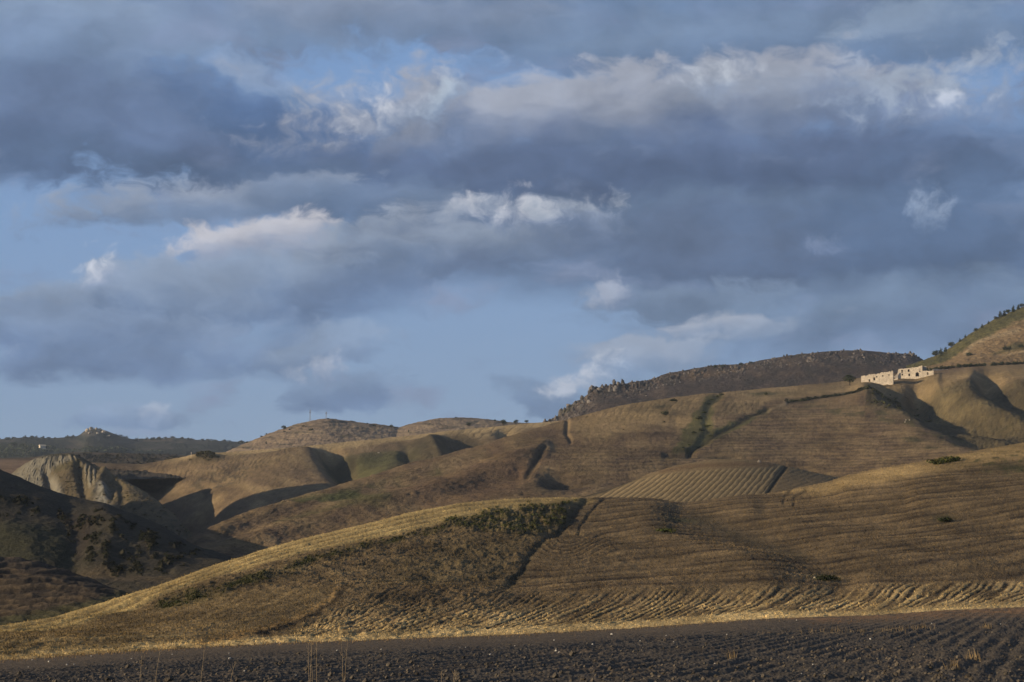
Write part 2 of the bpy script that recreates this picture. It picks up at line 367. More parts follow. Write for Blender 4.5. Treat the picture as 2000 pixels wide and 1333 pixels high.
# --- ploughed field in front
def ploughed_field():
    u = np.arange(-220, 2221, 1.6); vb = curve(EDGE, u, 20); Db = curve(EDGE_D, u, 60)
    n = 170; g = np.linspace(0, 1, n)
    inv = lambda f: 1 / 57.0 + (1 / Db - 1 / 57.0) * f
    rows = []
    near = [(-.16 * 57 / d) for d in ()]
    fr = np.concatenate([-np.array([4.5, 2.6, 1.5, .9, .5, .3, .15, .06]), g, [1.08, 1.2]])
    U = u[None] + 0 * fr[:, None]; inv_D = 1 / 57.0 + (1 / Db[None] - 1 / 57.0) * fr[:, None]
    V = 1342 + (vb[None] - 1342) * fr[:, None]
    D = 1 / inv_D; X, Y, Z = unproj(U, V, D)
    Z = Z - np.where(fr > 1.001, (fr - 1) * 12, 0)[:, None]
    a = math.atan((2067 - 1000) / F); ph = (X * math.cos(a) - Y * math.sin(a)) + .30 * fbm(X / 9, Y / 9, 2, 5) + .10 * fbm(X / 1.6, Y / 2.5, 2, 6)
    fade = ss(V - vb[None], 6 + 10 * fbm(U / 130, V / 30, 2, 3), 34)       # the harrowed strip along the stubble is smoother
    row = np.sin(ph * 2 * math.pi / .95); row2 = np.sin(ph * 2 * math.pi / 4.3 + 1)
    rough = fbm(X / .75, Y / .9, 4, 11, .6); lump = np.abs(fbm(X / .42, Y / .5, 3, 23, .6))
    clump = fbm(X / 6, Y / 9, 3, 31)
    dz = fade * (.075 * row * ss(fbm(X / 5, Y / 12, 2, 8), -.6, .3) + .03 * row2 + .14 * rough + .12 * lump + .10 * np.abs(fbm(X / .2, Y / .3, 2, 29))) + (1 - fade) * (.05 * rough + .03 * row)
    dz *= .62 * (1 + .5 * clump) * ss(Y, 8, 40)
    C = np.zeros(U.shape + (3,)) + SOIL
    C = lerp(C, (.115, .082, .05), ss(clump + .5 * rough, .1, .7) * .55)
    C = lerp(C, (.054, .042, .029), ss(-clump, .05, .5) * .7)
    C = lerp(C, (.105, .078, .05), (1 - fade) * .75)
    C = lerp(C, RED, inpoly(U, V, [(1500, 1205), (1640, 1196), (2300, 1160), (2300, 1200), (1900, 1204), (1600, 1216)], 9) * ss(fbm(X / 3, Y / 8, 3, 7), -.35, .3) * .85)
    C = lerp(C, (.2, .14, .07), inpoly(U, V, [(1480, 1236), (1750, 1228), (1750, 1236), (1480, 1244)], 4) * ss(fbm(X / 2, Y / 6, 3, 9), 0, .4) * .7)
    f = grid_mesh('ploughed_field', X, Y, Z + dz, C, M_SOIL)
    return u, fr, X, Y, Z + dz, V
FIELD = ploughed_field()
def field_at(u, v):
    uu, fr, X, Y, Z, V = FIELD; j = int(np.clip(round((u - uu[0]) / 1.6), 0, len(uu) - 1)); i = int(np.argmin(abs(V[:, j] - v)))
    return Vector((X[i, j], Y[i, j], Z[i, j]))

# --- the same field running on to both sides of the camera
def field_margin():
    uu, fr, X, Y, Z, V = FIELD; m = (Y < 100) & (Y > 15); A = np.stack([X[m], Y[m], np.ones(m.sum())], 1); k_ = np.linalg.lstsq(A, Z[m], rcond=None)[0]
    x = np.linspace(-170, 170, 420); y = np.linspace(-60, 100, 200); gx, gy = np.meshgrid(x, y)
    gz = k_[0] * gx + k_[1] * gy + k_[2] - .45 + .10 * fbm(gx / 1.2, gy / 1.2, 3, 141) + .05 * np.sin((gx * .965 - gy * .26) * 6.6)
    C = np.zeros(gx.shape + (3,)) + SOIL; C = lerp(C, (.105, .078, .05), ss(fbm(gx / 6, gy / 9, 3, 31), .1, .7) * .5)
    grid_mesh('field_margin', gx, gy, gz, C, M_SOIL)
field_margin()

# --- stubble hill behind it
L1TOP = [(-300, 1262), (0, 1222), (100, 1205), (200, 1180), (300, 1146), (400, 1109), (500, 1076), (600, 1050), (700, 1026), (800, 1003), (900, 985), (1000, 974), (1100, 968),
         (1200, 969), (1300, 971), (1400, 968), (1500, 962), (1600, 947), (1700, 924), (1800, 901), (1900, 881), (2000, 866), (2100, 855), (2300, 840)]
def stubble_hill():
    h = Hill('stubble_hill', -220, 2230, 2.0, 1.55, L1TOP, EDGE, [(-300, 160), (0, 175), (300, 235), (600, 315), (900, 395), (1150, 435), (1500, 455), (2000, 545), (2300, 600)],
             EDGE_D, p=1.55, smooth=16, und=(1.6, 60), seed=3)
    U, V, X, Y = h.U, h.V, h.X, h.Y
    top = h.top[None] + 0 * U; q = V - top
    w1 = fbm(U / 60, V / 18, 3, 41) * 7; w2 = fbm(X / 14, Y / 22, 3, 43); fine = fbm(X / 1.1, Y / 1.6, 3, 47, .6); tuss = fbm(X / 2.6, Y / 3.6, 3, 53, .6)
    Uw, Vw = U + w1, V + w1 * .5
    # masks of the fields on it
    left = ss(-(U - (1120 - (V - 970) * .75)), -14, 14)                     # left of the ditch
    crest_w = curve([(0, 22), (300, 20), (500, 30), (800, 33), (1000, 22), (1150, 12)], U, 30)
    crest = ss(crest_w - q + w1 * .3, -3, 3) * ss(1175 - U, 0, 40)
    scrub = inpoly(Uw, Vw, [(860, 1016), (960, 996), (1050, 986), (1130, 974), (1112, 1003), (1082, 1033), (1030, 1047), (965, 1040), (900, 1034)], 9) * (.35 + .65 * ss(fbm(U / 30, V / 12, 3, 63), -.3, .2))
    strip = line(Uw, Vw, [(310, 1174), (400, 1155), (480, 1136), (650, 1086), (760, 1058), (870, 1026)], 8) * (.35 + .65 * ss(fbm(U / 40, V / 20, 2, 61), -.3, .2))
    sub = inpoly(U + w1 * .4, V, [(-300, 1240), (0, 1230), (200, 1196), (380, 1156), (500, 1149), (660, 1147), (632, 1182), (565, 1212), (490, 1236), (250, 1276), (-300, 1304)], 4)
    fan_top = curve([(560, 1235), (640, 1165), (760, 1149), (1000, 1146), (1150, 1160), (1500, 1153), (1800, 1140), (2000, 1134), (2200, 1128)], U, 20)
    fan = ss(V - fan_top, -4, 6) * ss(U + (V - 1240) * 2.2 - 560, -20, 20) * (1 - sub)
    rows = (1 - left) * (1 - fan)
    edge = curve(EDGE, U, 20) - V                                            # pixels above the ploughed edge
    band = ss(curve([(0, 6), (500, 12), (1000, 15), (1500, 15), (1700, 6), (2200, 2)], U, 30) - edge + w1 * .3, -3, 3)
    # relief: ditch, hollows, swells
    dd, dp, side = dline(U + 1.2 * w1, V, [(1152, 966), (1112, 1008), (1082, 1044), (1042, 1084), (1012, 1118), (985, 1142), (955, 1178)], 1.0)
    dm = ss(1 - dp, -.02, .25) * ss(dp, -.05, .05)
    dep = np.where(side > 0, np.exp(-(dd / 9.0) ** 2), np.exp(-(dd / 9.0) ** 2))
    h.bump(-3.4 * np.exp(-(dd / 6) ** 2) * dm - 3.6 * np.exp(-(dd / 70) ** 2) * dm)
    h.bump(4 * np.exp(-((U - 700) / 220) ** 2 - ((V - 1085) / 38) ** 2))
    h.bump(-12 * line(U, V, [(1340, 992), (1440, 1030), (1560, 1085), (1640, 1130)], 42) + 6 * line(U, V, [(1270, 1030), (1400, 1085), (1500, 1130)], 40))
    h.bump(-7 * line(U, V, [(1500, 990), (1620, 985), (1760, 975)], 26))
    h.bump(6 * line(U, V, [(1660, 955), (1800, 930), (2000, 900)], 26))
    h.bump(5 * inpoly(U, V, [(1560, 960), (1700, 940), (2200, 880), (2200, 990), (1800, 1010)], 40))
    # contour rows of the mown swaths
    tilt = (V - 968) + curve([(1000, -20), (1150, 0), (1400, 0), (1600, 8), (1800, 24), (2000, 40), (2200, 56)], U, 130) * ss(1160 - V, 0, 120) + (U - 1500) * .012
    loop = np.hypot((U - 1150) * .55, (V - 1065) * 1.25)                    # the combine turned here
    lm = np.exp(-((U - 1090) / 62) ** 2 - ((V - 1062) / 36) ** 2)
    sp = 9.0 + (V - 960) * .022
    ph = (tilt / sp) * (1 - lm) + (loop / 9.5) * lm + w2 * .06 + .06 * fbm(U / 60, V / 9, 2, 71)
    gr = groove(ph, .15) + .6 * groove(ph + .38, .11); r = .5 - gr; gc = groove(ph + .06, .20)
    rowamp = rows * (.45 + .55 * ss(fbm(U / 110, V / 26, 3, 73) + .4 * fbm(U / 30, V / 6, 2, 74), -.4, .35))
    # swaths fanning down to the headland
    e2 = np.maximum(edge, 0) / np.maximum(curve(EDGE, U, 20) - fan_top, 12)
    S = 118 * curve([(400, 3.6), (700, 3.5), (1000, 2.7), (1250, 2.1), (1500, 1.5), (2000, .95)], U, 60)
    fx = U - S * np.clip(e2, 0, 1.4) ** .55 + 12 * w2
    fr_ = 1.0 * fbm(fx / 22.0, e2 * .6 + U / 400, 3, 79, .6) + .85 * (.42 - groove(fx / 20 + .3 * w2 + .9 * fbm(fx / 90, e2, 2, 78), .2)) * (.35 + ss(fbm(U / 60, V / 30, 2, 77), -.3, .3)) + .2 * fine
    fm = fan * ss(edge, 5, 18)
    # tracks along the crest
    tr = np.sin(2 * math.pi * (q / 8.0 + .15 * w2))
    Z0 = .0
    h.Z = h.Z + h.front * ((.07 * r * rowamp + .075 * fr_ * fm + .06 * tr * crest) * (.6 + h.D / 500)
          + .13 * fine + (.34 * tuss + .2 * np.abs(fine)) * left * (1 - sub) * (1 - crest) * (h.D / 300) + .09 * tuss
          + scrub * (.55 * np.abs(tuss) + .5 * np.abs(fine) + .25) + strip * .45 * np.abs(tuss + fine))
    # colours
    h.C = h.C + DRY
    h.paint((.30, .205, .10), ss(w2, -.1, .5) * .5); h.paint(BROWN, ss(-w2, 0, .5) * .6)
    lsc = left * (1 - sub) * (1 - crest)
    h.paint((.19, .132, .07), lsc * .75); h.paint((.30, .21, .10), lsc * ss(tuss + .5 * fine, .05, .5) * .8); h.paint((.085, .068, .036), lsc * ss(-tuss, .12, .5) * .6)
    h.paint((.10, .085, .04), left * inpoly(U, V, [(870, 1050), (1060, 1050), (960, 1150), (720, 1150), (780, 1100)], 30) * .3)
    sx = U - 420 * np.clip((1290 - U * .08 - V) / 110, 0, 1) ** .6; st_ = fbm(sx / 26, V / 60, 3, 83, .6); h.paint((.225, .157, .076), sub); h.paint((.34, .235, .105), sub * np.clip(ss(st_, -.05, .4) * .6 + ss(30 - edge, 0, 30) * .5, 0, 1)); h.paint((.13, .095, .05), sub * ss(-st_, .05, .45) * .55)
    h.paint((.225, .155, .08), rows); h.paint((.075, .053, .033), rowamp * np.clip(gr, 0, 1) * .88); h.paint((.32, .22, .105), rowamp * ss(r, .2, .5) * ss(w2 + fine, -.1, .5) * .6)
    h.paint((.11, .085, .05), rows * line(Uw, Vw, [(1350, 1000), (1430, 1030), (1540, 1072), (1570, 1085)], 15) * .75)  # shadow in the shallow hollow, painted into the rows
    h.paint((.25, .17, .085), fan); h.paint((.085, .064, .038), fm * ss(-fr_, .0, .5) * .85); h.paint((.60, .42, .185), fm * ss(fr_, -.1, .4) * ss(edge, 85, 15) * .9); h.paint((.52, .365, .16), fan * ss(16 - edge, 0, 10) * .7)
    h.paint((.12, .09, .05), fan * ss(1150 - U, 0, 200) * ss(edge, 25, 60) * ss(w2, -.3, .4) * .5)
    h.paint((.62, .44, .20), band * .9); h.paint((.42, .295, .13), ss(520 - U, 0, 200) * ss(34 - edge, 0, 24) * ss(np.sin(2 * math.pi * (edge / 8 + .3 * w2)), -.4, .6) * .7)
    h.paint((.42, .30, .125), crest); h.paint((.27, .19, .085), crest * ss(-tr, 0, .8) * .7)
    h.paint((.40, .275, .12), inpoly(Uw, Vw, [(1530, 958), (1700, 924), (2000, 864), (2250, 842), (2250, 875), (1980, 905), (1750, 945), (1600, 966)], 9) * .75)
    h.paint((.115, .105, .042), inpoly(Uw, Vw, [(1830, 905), (2000, 880), (2240, 865), (2240, 935), (1960, 935), (1880, 915)], 14) * ss(fbm(U / 22, V / 7, 3, 91), .0, .35) * .75)
    h.paint((.11, .10, .042), scrub * .7); h.paint((.12, .11, .045), scrub * ss(fine, .1, .5) * .6)
    h.paint((.075, .08, .03), strip * .8)
    h.paint((.42, .26, .10), line(Uw, Vw, [(662, 1147), (634, 1182), (566, 1212), (490, 1238), (380, 1258)], 5.5) * .8)
    h.paint((.075, .055, .032), line(Uw, Vw, [(672, 1152), (644, 1186), (578, 1217), (505, 1240)], 4.5) * .8)
    h.paint((.29, .2, .1), line(U, V + w1 * .3, [(500, 1149), (660, 1146), (780, 1140), (1000, 1131)], 2.5) * .6)
    h.paint((.07, .06, .035), np.exp(-(dd / 8) ** 2) * dm * .7)  # shade of the ditch bank painted along its bed
    for (x, y, a, b_) in ((1300, 1034, 16, 6), (1845, 1008, 20, 4), (1605, 1128, 24, 7), (1985, 920, 40, 6), (1330, 1010, 30, 5)):
        h.paint((.07, .07, .028), np.exp(-((Uw - x) / a) ** 2 - ((Vw - y) / b_) ** 2) * .8)
    for pts in ([(1548, 952), (1532, 966), (1530, 978)], [(1575, 958), (1552, 968), (1550, 984)], [(1180, 972), (1150, 1000), (1132, 1022), (1130, 1036)]):
        m = line(U, V, pts, 2.6); h.paint((.10, .072, .04), m * .8); h.bump(-1.4 * m)
    h.C = h.C * (1 + .55 * fbm(U / 150, V / 34, 4, 131) + .25 * fbm(U / 38, V / 12, 3, 132))[..., None]
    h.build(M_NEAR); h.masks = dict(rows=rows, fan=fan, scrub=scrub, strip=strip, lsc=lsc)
    return h
H1 = stubble_hill()

# --- knoll with the parallel furrows
def furrowed_knoll():
    h = Hill('furrowed_knoll', 1030, 1740, 1.5, 1.2, [(1030, 992), (1120, 974), (1180, 957), (1250, 932), (1320, 909), (1400, 897), (1450, 897), (1500, 903), (1560, 916), (1640, 934), (1740, 962)],
             [(1030, 1010), (1740, 1000)], [(1030, 640), (1740, 690)], [(1030, 500), (1740, 520)], p=1.35, seed=5)
    U, V = h.U, h.V; fine = fbm(h.X / 1.6, h.Y / 3, 3, 12, .6); w = fbm(U / 40, V / 15, 3, 14)
    z = inpoly(U, V, [(1150, 975), (1215, 948), (1290, 925), (1400, 917), (1530, 911), (1497, 965), (1480, 985), (1150, 985)], 3)
    ph = (U + (V - 940) * curve([(1150, 1.7), (1350, 1.1), (1530, .75)], U, 30) * 1.0 + 3 * w) / 12.0
    r = np.sin(2 * math.pi * ph); r2 = np.sin(4 * math.pi * ph + 1.1)
    ob = 1 - z
    r3 = np.sin(2 * math.pi * ((V - 900 + .0012 * (U - 1420) ** 2) / 7.5))
    ph2 = ph + .05 * fbm(U / 14, V / 9, 2, 17); gk = groove(ph2, .13) + .5 * groove(ph2 + .3, .10); r = .6 - gk; h.Z += h.front * (-.09 * gk * z + .015 * r3 * ob + .12 * fine)
    h.C += (.25, .178, .095); h.paint((.33, .24, .125), z); h.paint((.07, .052, .033), z * np.clip(gk, 0, 1) * .9)
    h.paint((.15, .105, .058), ob * ss(-r3, 0, 1) * .3 * ss(U, 1480, 1540))
    h.paint((.19, .12, .062), line(U, V, [(1290, 921), (1350, 911), (1440, 907), (1510, 908)], 4.5) * .8)
    h.paint((.06, .05, .03), line(U, V, [(1536, 911), (1518, 935), (1500, 962)], 4) * .9); h.bump(-2 * line(U, V, [(1536, 911), (1518, 935), (1500, 962)], 4))
    h.paint((.055, .046, .028), line(U, V + 2 * w, [(1140, 968), (1180, 958), (1215, 945), (1250, 930)], 4) * .9); h.bump(-2.5 * line(U, V, [(1140, 966), (1180, 956), (1215, 943), (1250, 929)], 4))
    h.build(M_NEAR); return h
H2 = furrowed_knoll()

# --- the long brown hill that carries the farm ruin
L3TOP = [(150, 1150), (260, 1108), (350, 1061), (430, 1021), (520, 990), (620, 960), (720, 930), (800, 905), (870, 889), (950, 868), (1000, 850), (1060, 834), (1100, 823), (1180, 801), (1270, 782),
         (1390, 767), (1450, 764), (1560, 754), (1640, 747), (1690, 737), (1740, 731), (1800, 724), (1860, 717), (2000, 709), (2250, 696)]
def brown_hill():
    h = Hill('brown_hill', 230, 2240, 2.0, 1.5, L3TOP, [(150, 1165), (350, 1135), (440, 1120), (520, 1090), (620, 1065), (720, 1040), (850, 1012), (1000, 990), (1150, 985), (1400, 990), (1560, 985), (1700, 945), (1850, 910), (2000, 885), (2250, 860)],
             [(150, 600), (350, 660), (600, 850), (900, 1150), (1100, 1400), (1400, 1650), (1700, 1830), (2250, 1980)], [(150, 560), (350, 590), (600, 640), (1000, 690), (1400, 720), (1700, 760), (2250, 900)], p=1.45, und=(4, 160), seed=8)
    U, V, X, Y = h.U, h.V, h.X, h.Y
    w = fbm(U / 70, V / 22, 3, 21); w2 = fbm(U / 30, V / 12, 3, 22); fine = fbm(X / 3.5, Y / 7, 3, 24, .6); tuss = fbm(X / 8, Y / 14, 3, 26, .6)
    Uw, Vw = U + 9 * w2, V + 5 * w2
    q = V - h.top[None]
    # folds of the left spur
    h.bump(9 * line(U, V, [(400, 1082), (470, 1060), (560, 1032), (700, 1000), (860, 948), (960, 914), (1060, 878)], 16) * 1.0)
    h.bump(-6 * line(U, V, [(420, 1052), (560, 1000), (700, 965), (850, 920), (960, 890)], 13))
    h.bump(-5 * line(U, V, [(500, 1078), (620, 1040), (740, 1012), (900, 965), (1010, 925)], 13))
    # ditches
    for pts, wd, dp in (([(1064, 880), (1047, 905), (1030, 925)], 6, 4.5), ([(1108, 824), (1106, 845), (1114, 862)], 4, 4), ([(1405, 772), (1382, 795), (1378, 820), (1384, 845), (1350, 884)], 8, 3.2),
                        ([(1500, 797), (1450, 822), (1400, 848), (1345, 886)], 4.5, 3), ([(1300, 890), (1400, 892), (1500, 905), (1600, 925), (1660, 935)], 5, 4),
                        ([(1540, 783), (1600, 778), (1680, 768), (1720, 757)], 4, 3)):
        h.bump(-dp * line(U, V, pts, wd))
    # the broken hollow
    h.bump(-13 * np.exp(-((U - 1098) / 34) ** 2 - ((V - 938) / 15) ** 2) + 7 * np.exp(-((U - 1048) / 22) ** 2 - ((V - 938) / 20) ** 2))
    # gullies under the ruin
    gl = [([(1738, 748), (1775, 770), (1830, 800), (1890, 828), (1960, 850), (2060, 872)], 30, 36), ([(1790, 750), (1850, 772), (1910, 796), (1990, 815), (2100, 830)], 22, 42), ([(1925, 742), (1965, 760), (2020, 782), (2120, 800)], 20, 40)]
    rd = [([(1690, 757), (1740, 778), (1790, 808)], 22, 7), ([(1830, 752), (1900, 778), (2000, 800)], 13, 8), ([(1820, 790), (1880, 815), (1960, 838)], 12, 7), ([(1900, 735), (1960, 745), (2040, 765)], 14, 6)]
    for pts, wd, dp in gl: h.bump(-dp * line(U, V, pts, wd) * ss(q, 2, 26))
    for pts, wd, dp in rd: h.bump(dp * line(U, V, pts, wd) * ss(q, 2, 20))
    h.bump(4.5 * inpoly(U, V, [(1730, 741), (1765, 736), (1835, 731), (1835, 745), (1765, 752), (1730, 755)], 7))   # the level yard of the farm
    # contour lines of the harvest
    r = np.sin(2 * math.pi * ((V - 850 + (U - 1500) * .02) / 6.2 + .35 * w + .12 * w2)); gz0 = inpoly(U, V, [(1690, 757), (1760, 750), (1900, 742), (2250, 735), (2250, 870), (2000, 868), (1850, 835), (1760, 805), (1690, 790)], 8); rz = inpoly(U, V, [(1040, 870), (1300, 880), (1420, 800), (1640, 780), (1900, 870), (1750, 940), (1300, 960), (1100, 920)], 30)
    r2p = (U + (V - 780) * .9) / 15 + .6 * w2; r2 = .5 - 1.5 * groove(r2p, .14); rz2 = inpoly(U, V, [(1130, 812), (1270, 780), (1380, 768), (1345, 800), (1300, 818), (1180, 815)], 8) + inpoly(U, V, [(1420, 775), (1500, 780), (1460, 810), (1400, 815)], 6)
    h.Z += h.front * (.035 * r * rz - .16 * groove(r2p, .14) * rz2 + .42 * fine + .42 * tuss + gz0 * (1.5 * np.abs(tuss) + .5 * fine))
    h.C += (.20, .135, .075); h.paint((.255, .178, .092), ss(w, -.15, .45) * .7); h.paint((.135, .09, .058), ss(-w - .3 * w2, .0, .45) * .75)
    h.paint((.30, .212, .11), rz * ss(r, .2, 1) * .4); h.paint((.12, .085, .05), rz * ss(-r, .2, 1) * .4)
    h.paint((.32, .225, .11), inpoly(Uw, Vw, [(1090, 835), (1200, 800), (1400, 765), (1420, 790), (1330, 850), (1310, 820), (1180, 860)], 12) * .6)
    h.paint((.33, .235, .115), rz2 * .5); h.paint((.13, .09, .05), rz2 * ss(-r2, .2, 1) * .5)
    h.paint((.31, .22, .11), inpoly(Uw, Vw, [(1400, 768), (1690, 740), (2250, 700), (2250, 735), (1900, 738), (1640, 772), (1500, 785)], 8) * .75)
    h.paint((.105, .11, .038), line(Uw, Vw, [(560, 985), (640, 975), (740, 950), (850, 922)], 10) * ss(fbm(U / 50, V / 20, 2, 33), -.25, .25) * .9)
    h.paint((.10, .105, .036), np.exp(-((Uw - 700) / 52) ** 2 - ((Vw - 978) / 15) ** 2) * .9)
    h.paint((.10, .10, .036), line(Uw, Vw, [(540, 1018), (640, 1002), (760, 985)], 5) * .5)
    h.paint((.16, .095, .055), inpoly(Uw, Vw, [(760, 960), (1000, 900), (1060, 900), (1000, 960), (850, 985)], 18) * .6)
    gv = inpoly(Uw, Vw, [(1385, 770), (1412, 772), (1392, 800), (1392, 838), (1440, 822), (1500, 795), (1505, 800), (1430, 842), (1345, 888), (1312, 886), (1330, 850), (1358, 805)], 4)
    h.paint((.125, .115, .04), gv * .85)
    h.paint((.07, .064, .03), line(U, V, [(1408, 770), (1384, 794), (1380, 820)], 4) * .7); h.paint((.05, .042, .024), line(U, V, [(1495, 799), (1450, 823), (1400, 849), (1345, 887)], 3.5) * .8)
    h.paint((.38, .28, .16), line(U, V, [(1500, 800), (1530, 788), (1545, 782)], 2.5) * .6)
    gz = inpoly(Uw, Vw, [(1690, 757), (1760, 750), (1900, 742), (2250, 735), (2250, 870), (2000, 868), (1850, 835), (1760, 805), (1690, 790)], 8)
    h.paint((.12, .095, .047), gz * .8); h.paint((.175, .132, .064), gz * ss(w2 + tuss * .4, -.05, .4) * .6); h.paint((.075, .065, .032), gz * ss(tuss - .3 * w2, .12, .4) * .6)  # gully ground, its colour darkened for the shadow lying across it
    h.paint((.10, .095, .038), inpoly(Uw, Vw, [(1560, 790), (1700, 795), (1950, 860), (1900, 880), (1760, 830), (1600, 805)], 10) * ss(w2, -.15, .3) * .7)
    h.paint((.04, .036, .02), line(U, V, [(1540, 784), (1600, 778), (1680, 768), (1712, 758)], 3.0) * .9)
    h.paint((.055, .048, .027), line(U, V, [(1300, 893), (1400, 894), (1500, 906), (1600, 925), (1665, 935)], 3.2) * .6)
    h.paint((.06, .05, .03), np.exp(-((Uw - 1085) / 45) ** 2 - ((Vw - 945) / 18) ** 2) * .75)  # dark scrub of the broken hollow, with its shadow painted in
    h.paint((.05, .042, .026), line(U, V, [(1064, 880), (1047, 905), (1030, 925)], 5) * .8)
    for (x, y, a, b_) in ((1785, 857, 20, 4), (1820, 873, 12, 4), (1490, 770, 40, 4), (1290, 795, 14, 3)):
        h.paint((.065, .065, .028), np.exp(-((Uw - x) / a) ** 2 - ((Vw - y) / b_) ** 2) * .8)
    h.C = h.C * (1 + .5 * fbm(U / 120, V / 30, 4, 133) + .3 * fbm(U / 34, V / 12, 3, 134))[..., None]
    h.masks = dict(gz=gz, gv=gv)
    h.build(M_MID); return h
H3 = brown_hill()

# --- ridge with the hollows, left of the centre
L6TOP = [(60, 903), (200, 905), (280, 908), (330, 897), (375, 889), (430, 884), (500, 880), (600, 872), (700, 862), (800, 851), (870, 842), (950, 835), (1030, 827), (1100, 822), (1200, 815)]
def hollow_ridge():
    h = Hill('hollow_ridge', 60, 1180, 1.5, 1.15, L6TOP, [(60, 1020), (200, 1050), (300, 1090), (400, 1075), (500, 1040), (620, 990), (720, 958), (850, 920), (1000, 880), (1180, 840)],
             [(60, 1980), (300, 1850), (600, 1830), (1000, 2000), (1180, 2080)], [(60, 1680), (250, 1640), (330, 1480), (420, 1300), (520, 1140), (700, 1230), (1000, 1650), (1180, 1800)], p=1.4, smooth=10, und=(5, 170), seed=15)
    U, V, X, Y = h.U, h.V, h.X, h.Y; q = V - h.top[None]
    w = fbm(U / 60, V / 25, 3, 31); w2 = fbm(U / 22, V / 10, 3, 32); fine = fbm(X / 5, Y / 9, 3, 34, .6)
    Uw, Vw = U + 5 * w2, V + 3 * w2
    qs = ss(q, 3, 16)
    h.bump(15 * line(U, V, [(440, 985), (520, 935), (570, 905), (606, 884)], 38) * qs)                       # the spur
    h.bump(-26 * line(U, V, [(640, 886), (672, 915), (702, 942), (730, 965)], 24) * qs - 8 * line(U, V, [(650, 890), (690, 930)], 10) * qs)
    h.bump(13 * line(U, V, [(860, 868), (800, 900), (760, 925), (730, 950)], 22) * qs)
    h.bump(-17 * line(U, V, [(795, 892), (822, 907), (850, 918)], 15) * qs)
    h.bump(-16 * line(U, V, [(875, 866), (905, 878), (945, 890)], 16) * qs + 7 * line(U, V, [(840, 870), (862, 892)], 9) * qs)
    h.bump(-12 * line(U, V, [(985, 845), (1000, 858), (1020, 868)], 14) * qs)
    h.bump(-5 * line(U, V, [(300, 930), (350, 970), (360, 1030)], 45) * qs)
    h.bump(11 * np.exp(-((U - 402) / 24) ** 2 - ((V - 897) / 9) ** 2))
    rp = (U + (V - 900) * .55) / 12 + .9 * w2; r = .5 - 1.5 * groove(rp, .13); rz = inpoly(U, V, [(290, 905), (600, 876), (560, 905), (450, 960), (380, 950)], 10)
    rp3 = (U + (V - 840) * 1.4) / 17 + .6 * w2; r3 = .5 - 1.5 * groove(rp3, .15); rz3 = inpoly(U, V, [(870, 843), (1090, 824), (1000, 845), (940, 860)], 6)
    h.Z += h.front * (-.25 * groove(rp, .13) * rz - .3 * groove(rp3, .15) * rz3 + .55 * fine)
    h.C += (.215, .15, .085); h.paint((.27, .195, .105), ss(w, -.1, .4) * .7); h.paint((.15, .105, .065), ss(-w, 0, .4) * .7)
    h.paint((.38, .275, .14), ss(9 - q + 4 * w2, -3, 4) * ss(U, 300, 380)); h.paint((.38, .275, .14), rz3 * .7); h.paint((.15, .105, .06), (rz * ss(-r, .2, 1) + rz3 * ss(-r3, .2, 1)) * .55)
    h.paint((.10, .10, .038), inpoly(Uw, Vw, [(690, 890), (760, 880), (830, 880), (780, 920), (730, 948), (700, 945)], 10) * .85)
    h.paint((.085, .075, .035), inpoly(Uw, Vw, [(620, 885), (690, 880), (700, 945), (640, 920)], 8) * .85)
    h.paint((.085, .07, .038), inpoly(Uw, Vw, [(780, 868), (900, 850), (960, 875), (960, 890), (850, 920), (790, 915)], 8) * .75)
    h.paint((.075, .062, .034), np.exp(-((Uw - 400) / 26) ** 2 - ((Vw - 899) / 9) ** 2) * .9)
    h.paint((.10, .08, .05), inpoly(Uw, Vw, [(370, 940), (460, 920), (500, 930), (430, 975), (380, 980)], 14) * ss(w2, -.2, .3) * .7)
    h.paint((.11, .08, .055), inpoly(Uw, Vw, [(60, 900), (280, 908), (300, 940), (380, 1000), (300, 1100), (60, 1030)], 20) * .7)  # cast shadow over the left end, painted as a darker tone
    rr = groove((U + (V - 900) * .5) / 10 + .8 * w2, .16) * inpoly(U, V, [(290, 905), (600, 876), (560, 905), (470, 960), (380, 950)], 12); h.C = h.C * (1 - .45 * rr * ss(fbm(U / 40, V / 20, 2, 137), -.3, .3))[..., None]
    h.C = h.C * (1 + .4 * fbm(U / 90, V / 30, 4, 135) + .25 * fbm(U / 24, V / 10, 3, 136))[..., None]
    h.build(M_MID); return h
H6 = hollow_ridge()

